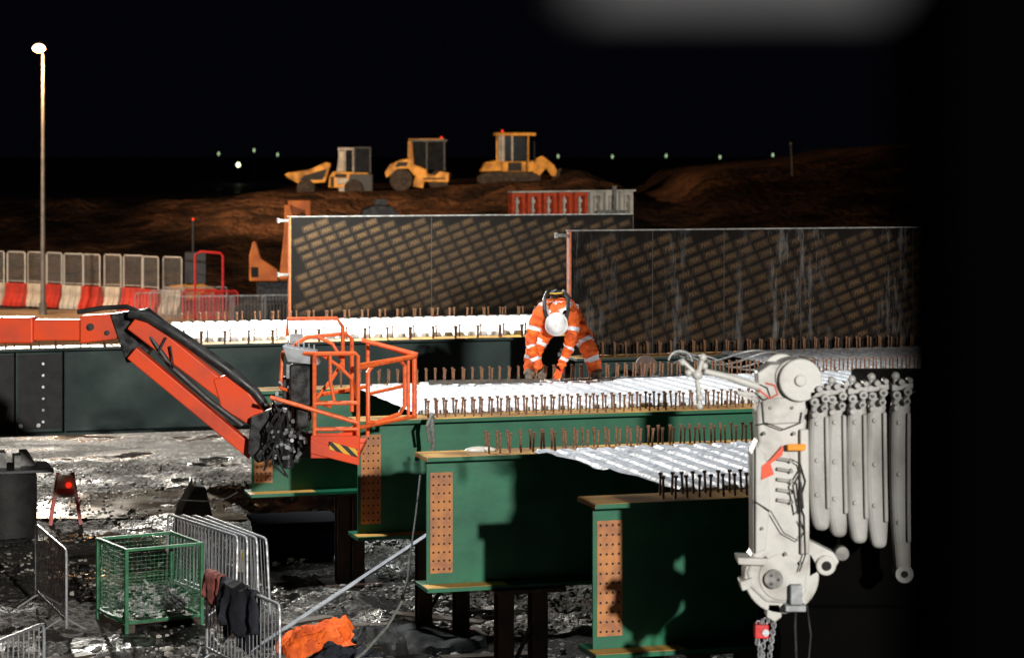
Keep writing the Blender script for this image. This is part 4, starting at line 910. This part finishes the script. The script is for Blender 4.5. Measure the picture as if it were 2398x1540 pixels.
MB().prism([(-1.1,.0),(-.9,.75),(-.3,1.0),(.5,.95),(1.1,.3),(1.2,-.2),(.8,-.3),(.4,.4),(-.4,.35),(-.7,-.2)],-.7,.7).ob('bucket_shell',M['black'],e,bevel=.04)
MB().bx(-.3,.3,-.2,.2,1.0,1.25).ob('bucket_hitch',M['black'],e)

# ------------------------------------------------------------ column added for the blurred dark edge at the viewpoint
e=thing('edge_stand_in','dark column added in place of a blurred window edge, with a pale haze patch plate','column',(.44,1.5,0))
MB().bx(-.19,.3,-.1,.1,0,12).ob('shaft',M['darkedge'],e,bevel=.01)
MB().bx(-.3,.4,-.25,.25,0,.05).ob('base_plate',M['darkedge'],e)
MB().bx(-.417,-.32,-.72,-.66,6.351,6.6).ob('haze_patch_plate',M['hazepatch'],e,bevel=.004,label='pale grey plate standing in for a soft haze patch')  # plate added close to the lens; its grey paints the soft haze patch
MB().bx(-.42,.1,-.66,-.1,6.55,6.6).ob('haze_patch_arm',M['darkedge'],e)

# ------------------------------------------------------------ lights
def light(typ,name,loc,energy,col,target=None,size=.3,angle=60,blend=.4):
    l=bpy.data.lights.new(name,typ); l.energy=energy; l.color=col
    l.shadow_soft_size=size
    if typ=='SPOT': l.spot_size=math.radians(angle); l.spot_blend=blend
    o=bpy.data.objects.new(name,l); COL.objects.link(o); o.location=loc
    if target: o.rotation_euler=(Vector(target)-Vector(loc)).to_track_quat('-Z','Y').to_euler()
    return o
light('SPOT','floodlight_main',(17,-30,15.5),165000,(1,.97,.91),(-1.5,33,1.5),.5,34,.35)
light('SPOT','floodlight_high',(-6,31,17),13500,(.93,.97,1),(2.2,31.5,2.8),.3,54,.5)
light('SPOT','floodlight_deck',(-4.5,46.2,8),6500,(.95,1,.95),(-1.5,46.5,2.9),.2,120)
light('SPOT','floodlight_back',(-13,62,10),30000,(1,.95,.85),(-6,43,0),.2,60)
light('POINT','street_lamp_light',(-17.6,89.3,9.3),2600,(1,.55,.25),None,.2)
light('SPOT','floodlight_far',(-22,106,14),62000,(1,.68,.4),(-3,143,4.8),.3,54,1.0)
light('SPOT','fill_barriers',(-25,75,11),16000,(1,.84,.66),(-14,92,1),.3,70)  # unseen fill added to brighten barriers, road and excavator

# ------------------------------------------------------------ camera
cam=bpy.data.cameras.new('camera'); co=bpy.data.objects.new('camera',cam); COL.objects.link(co); scene.camera=co
co.location=(0,0,6.3); co.rotation_euler=(math.radians(90),0,0)
cam.lens=85; cam.sensor_width=36; cam.shift_y=-.1772; cam.clip_end=3000; cam.clip_start=.1
cam.dof.use_dof=True; cam.dof.focus_distance=31; cam.dof.aperture_fstop=2.0
scene.view_settings.view_transform='Standard'; scene.view_settings.look='None'; scene.view_settings.exposure=0
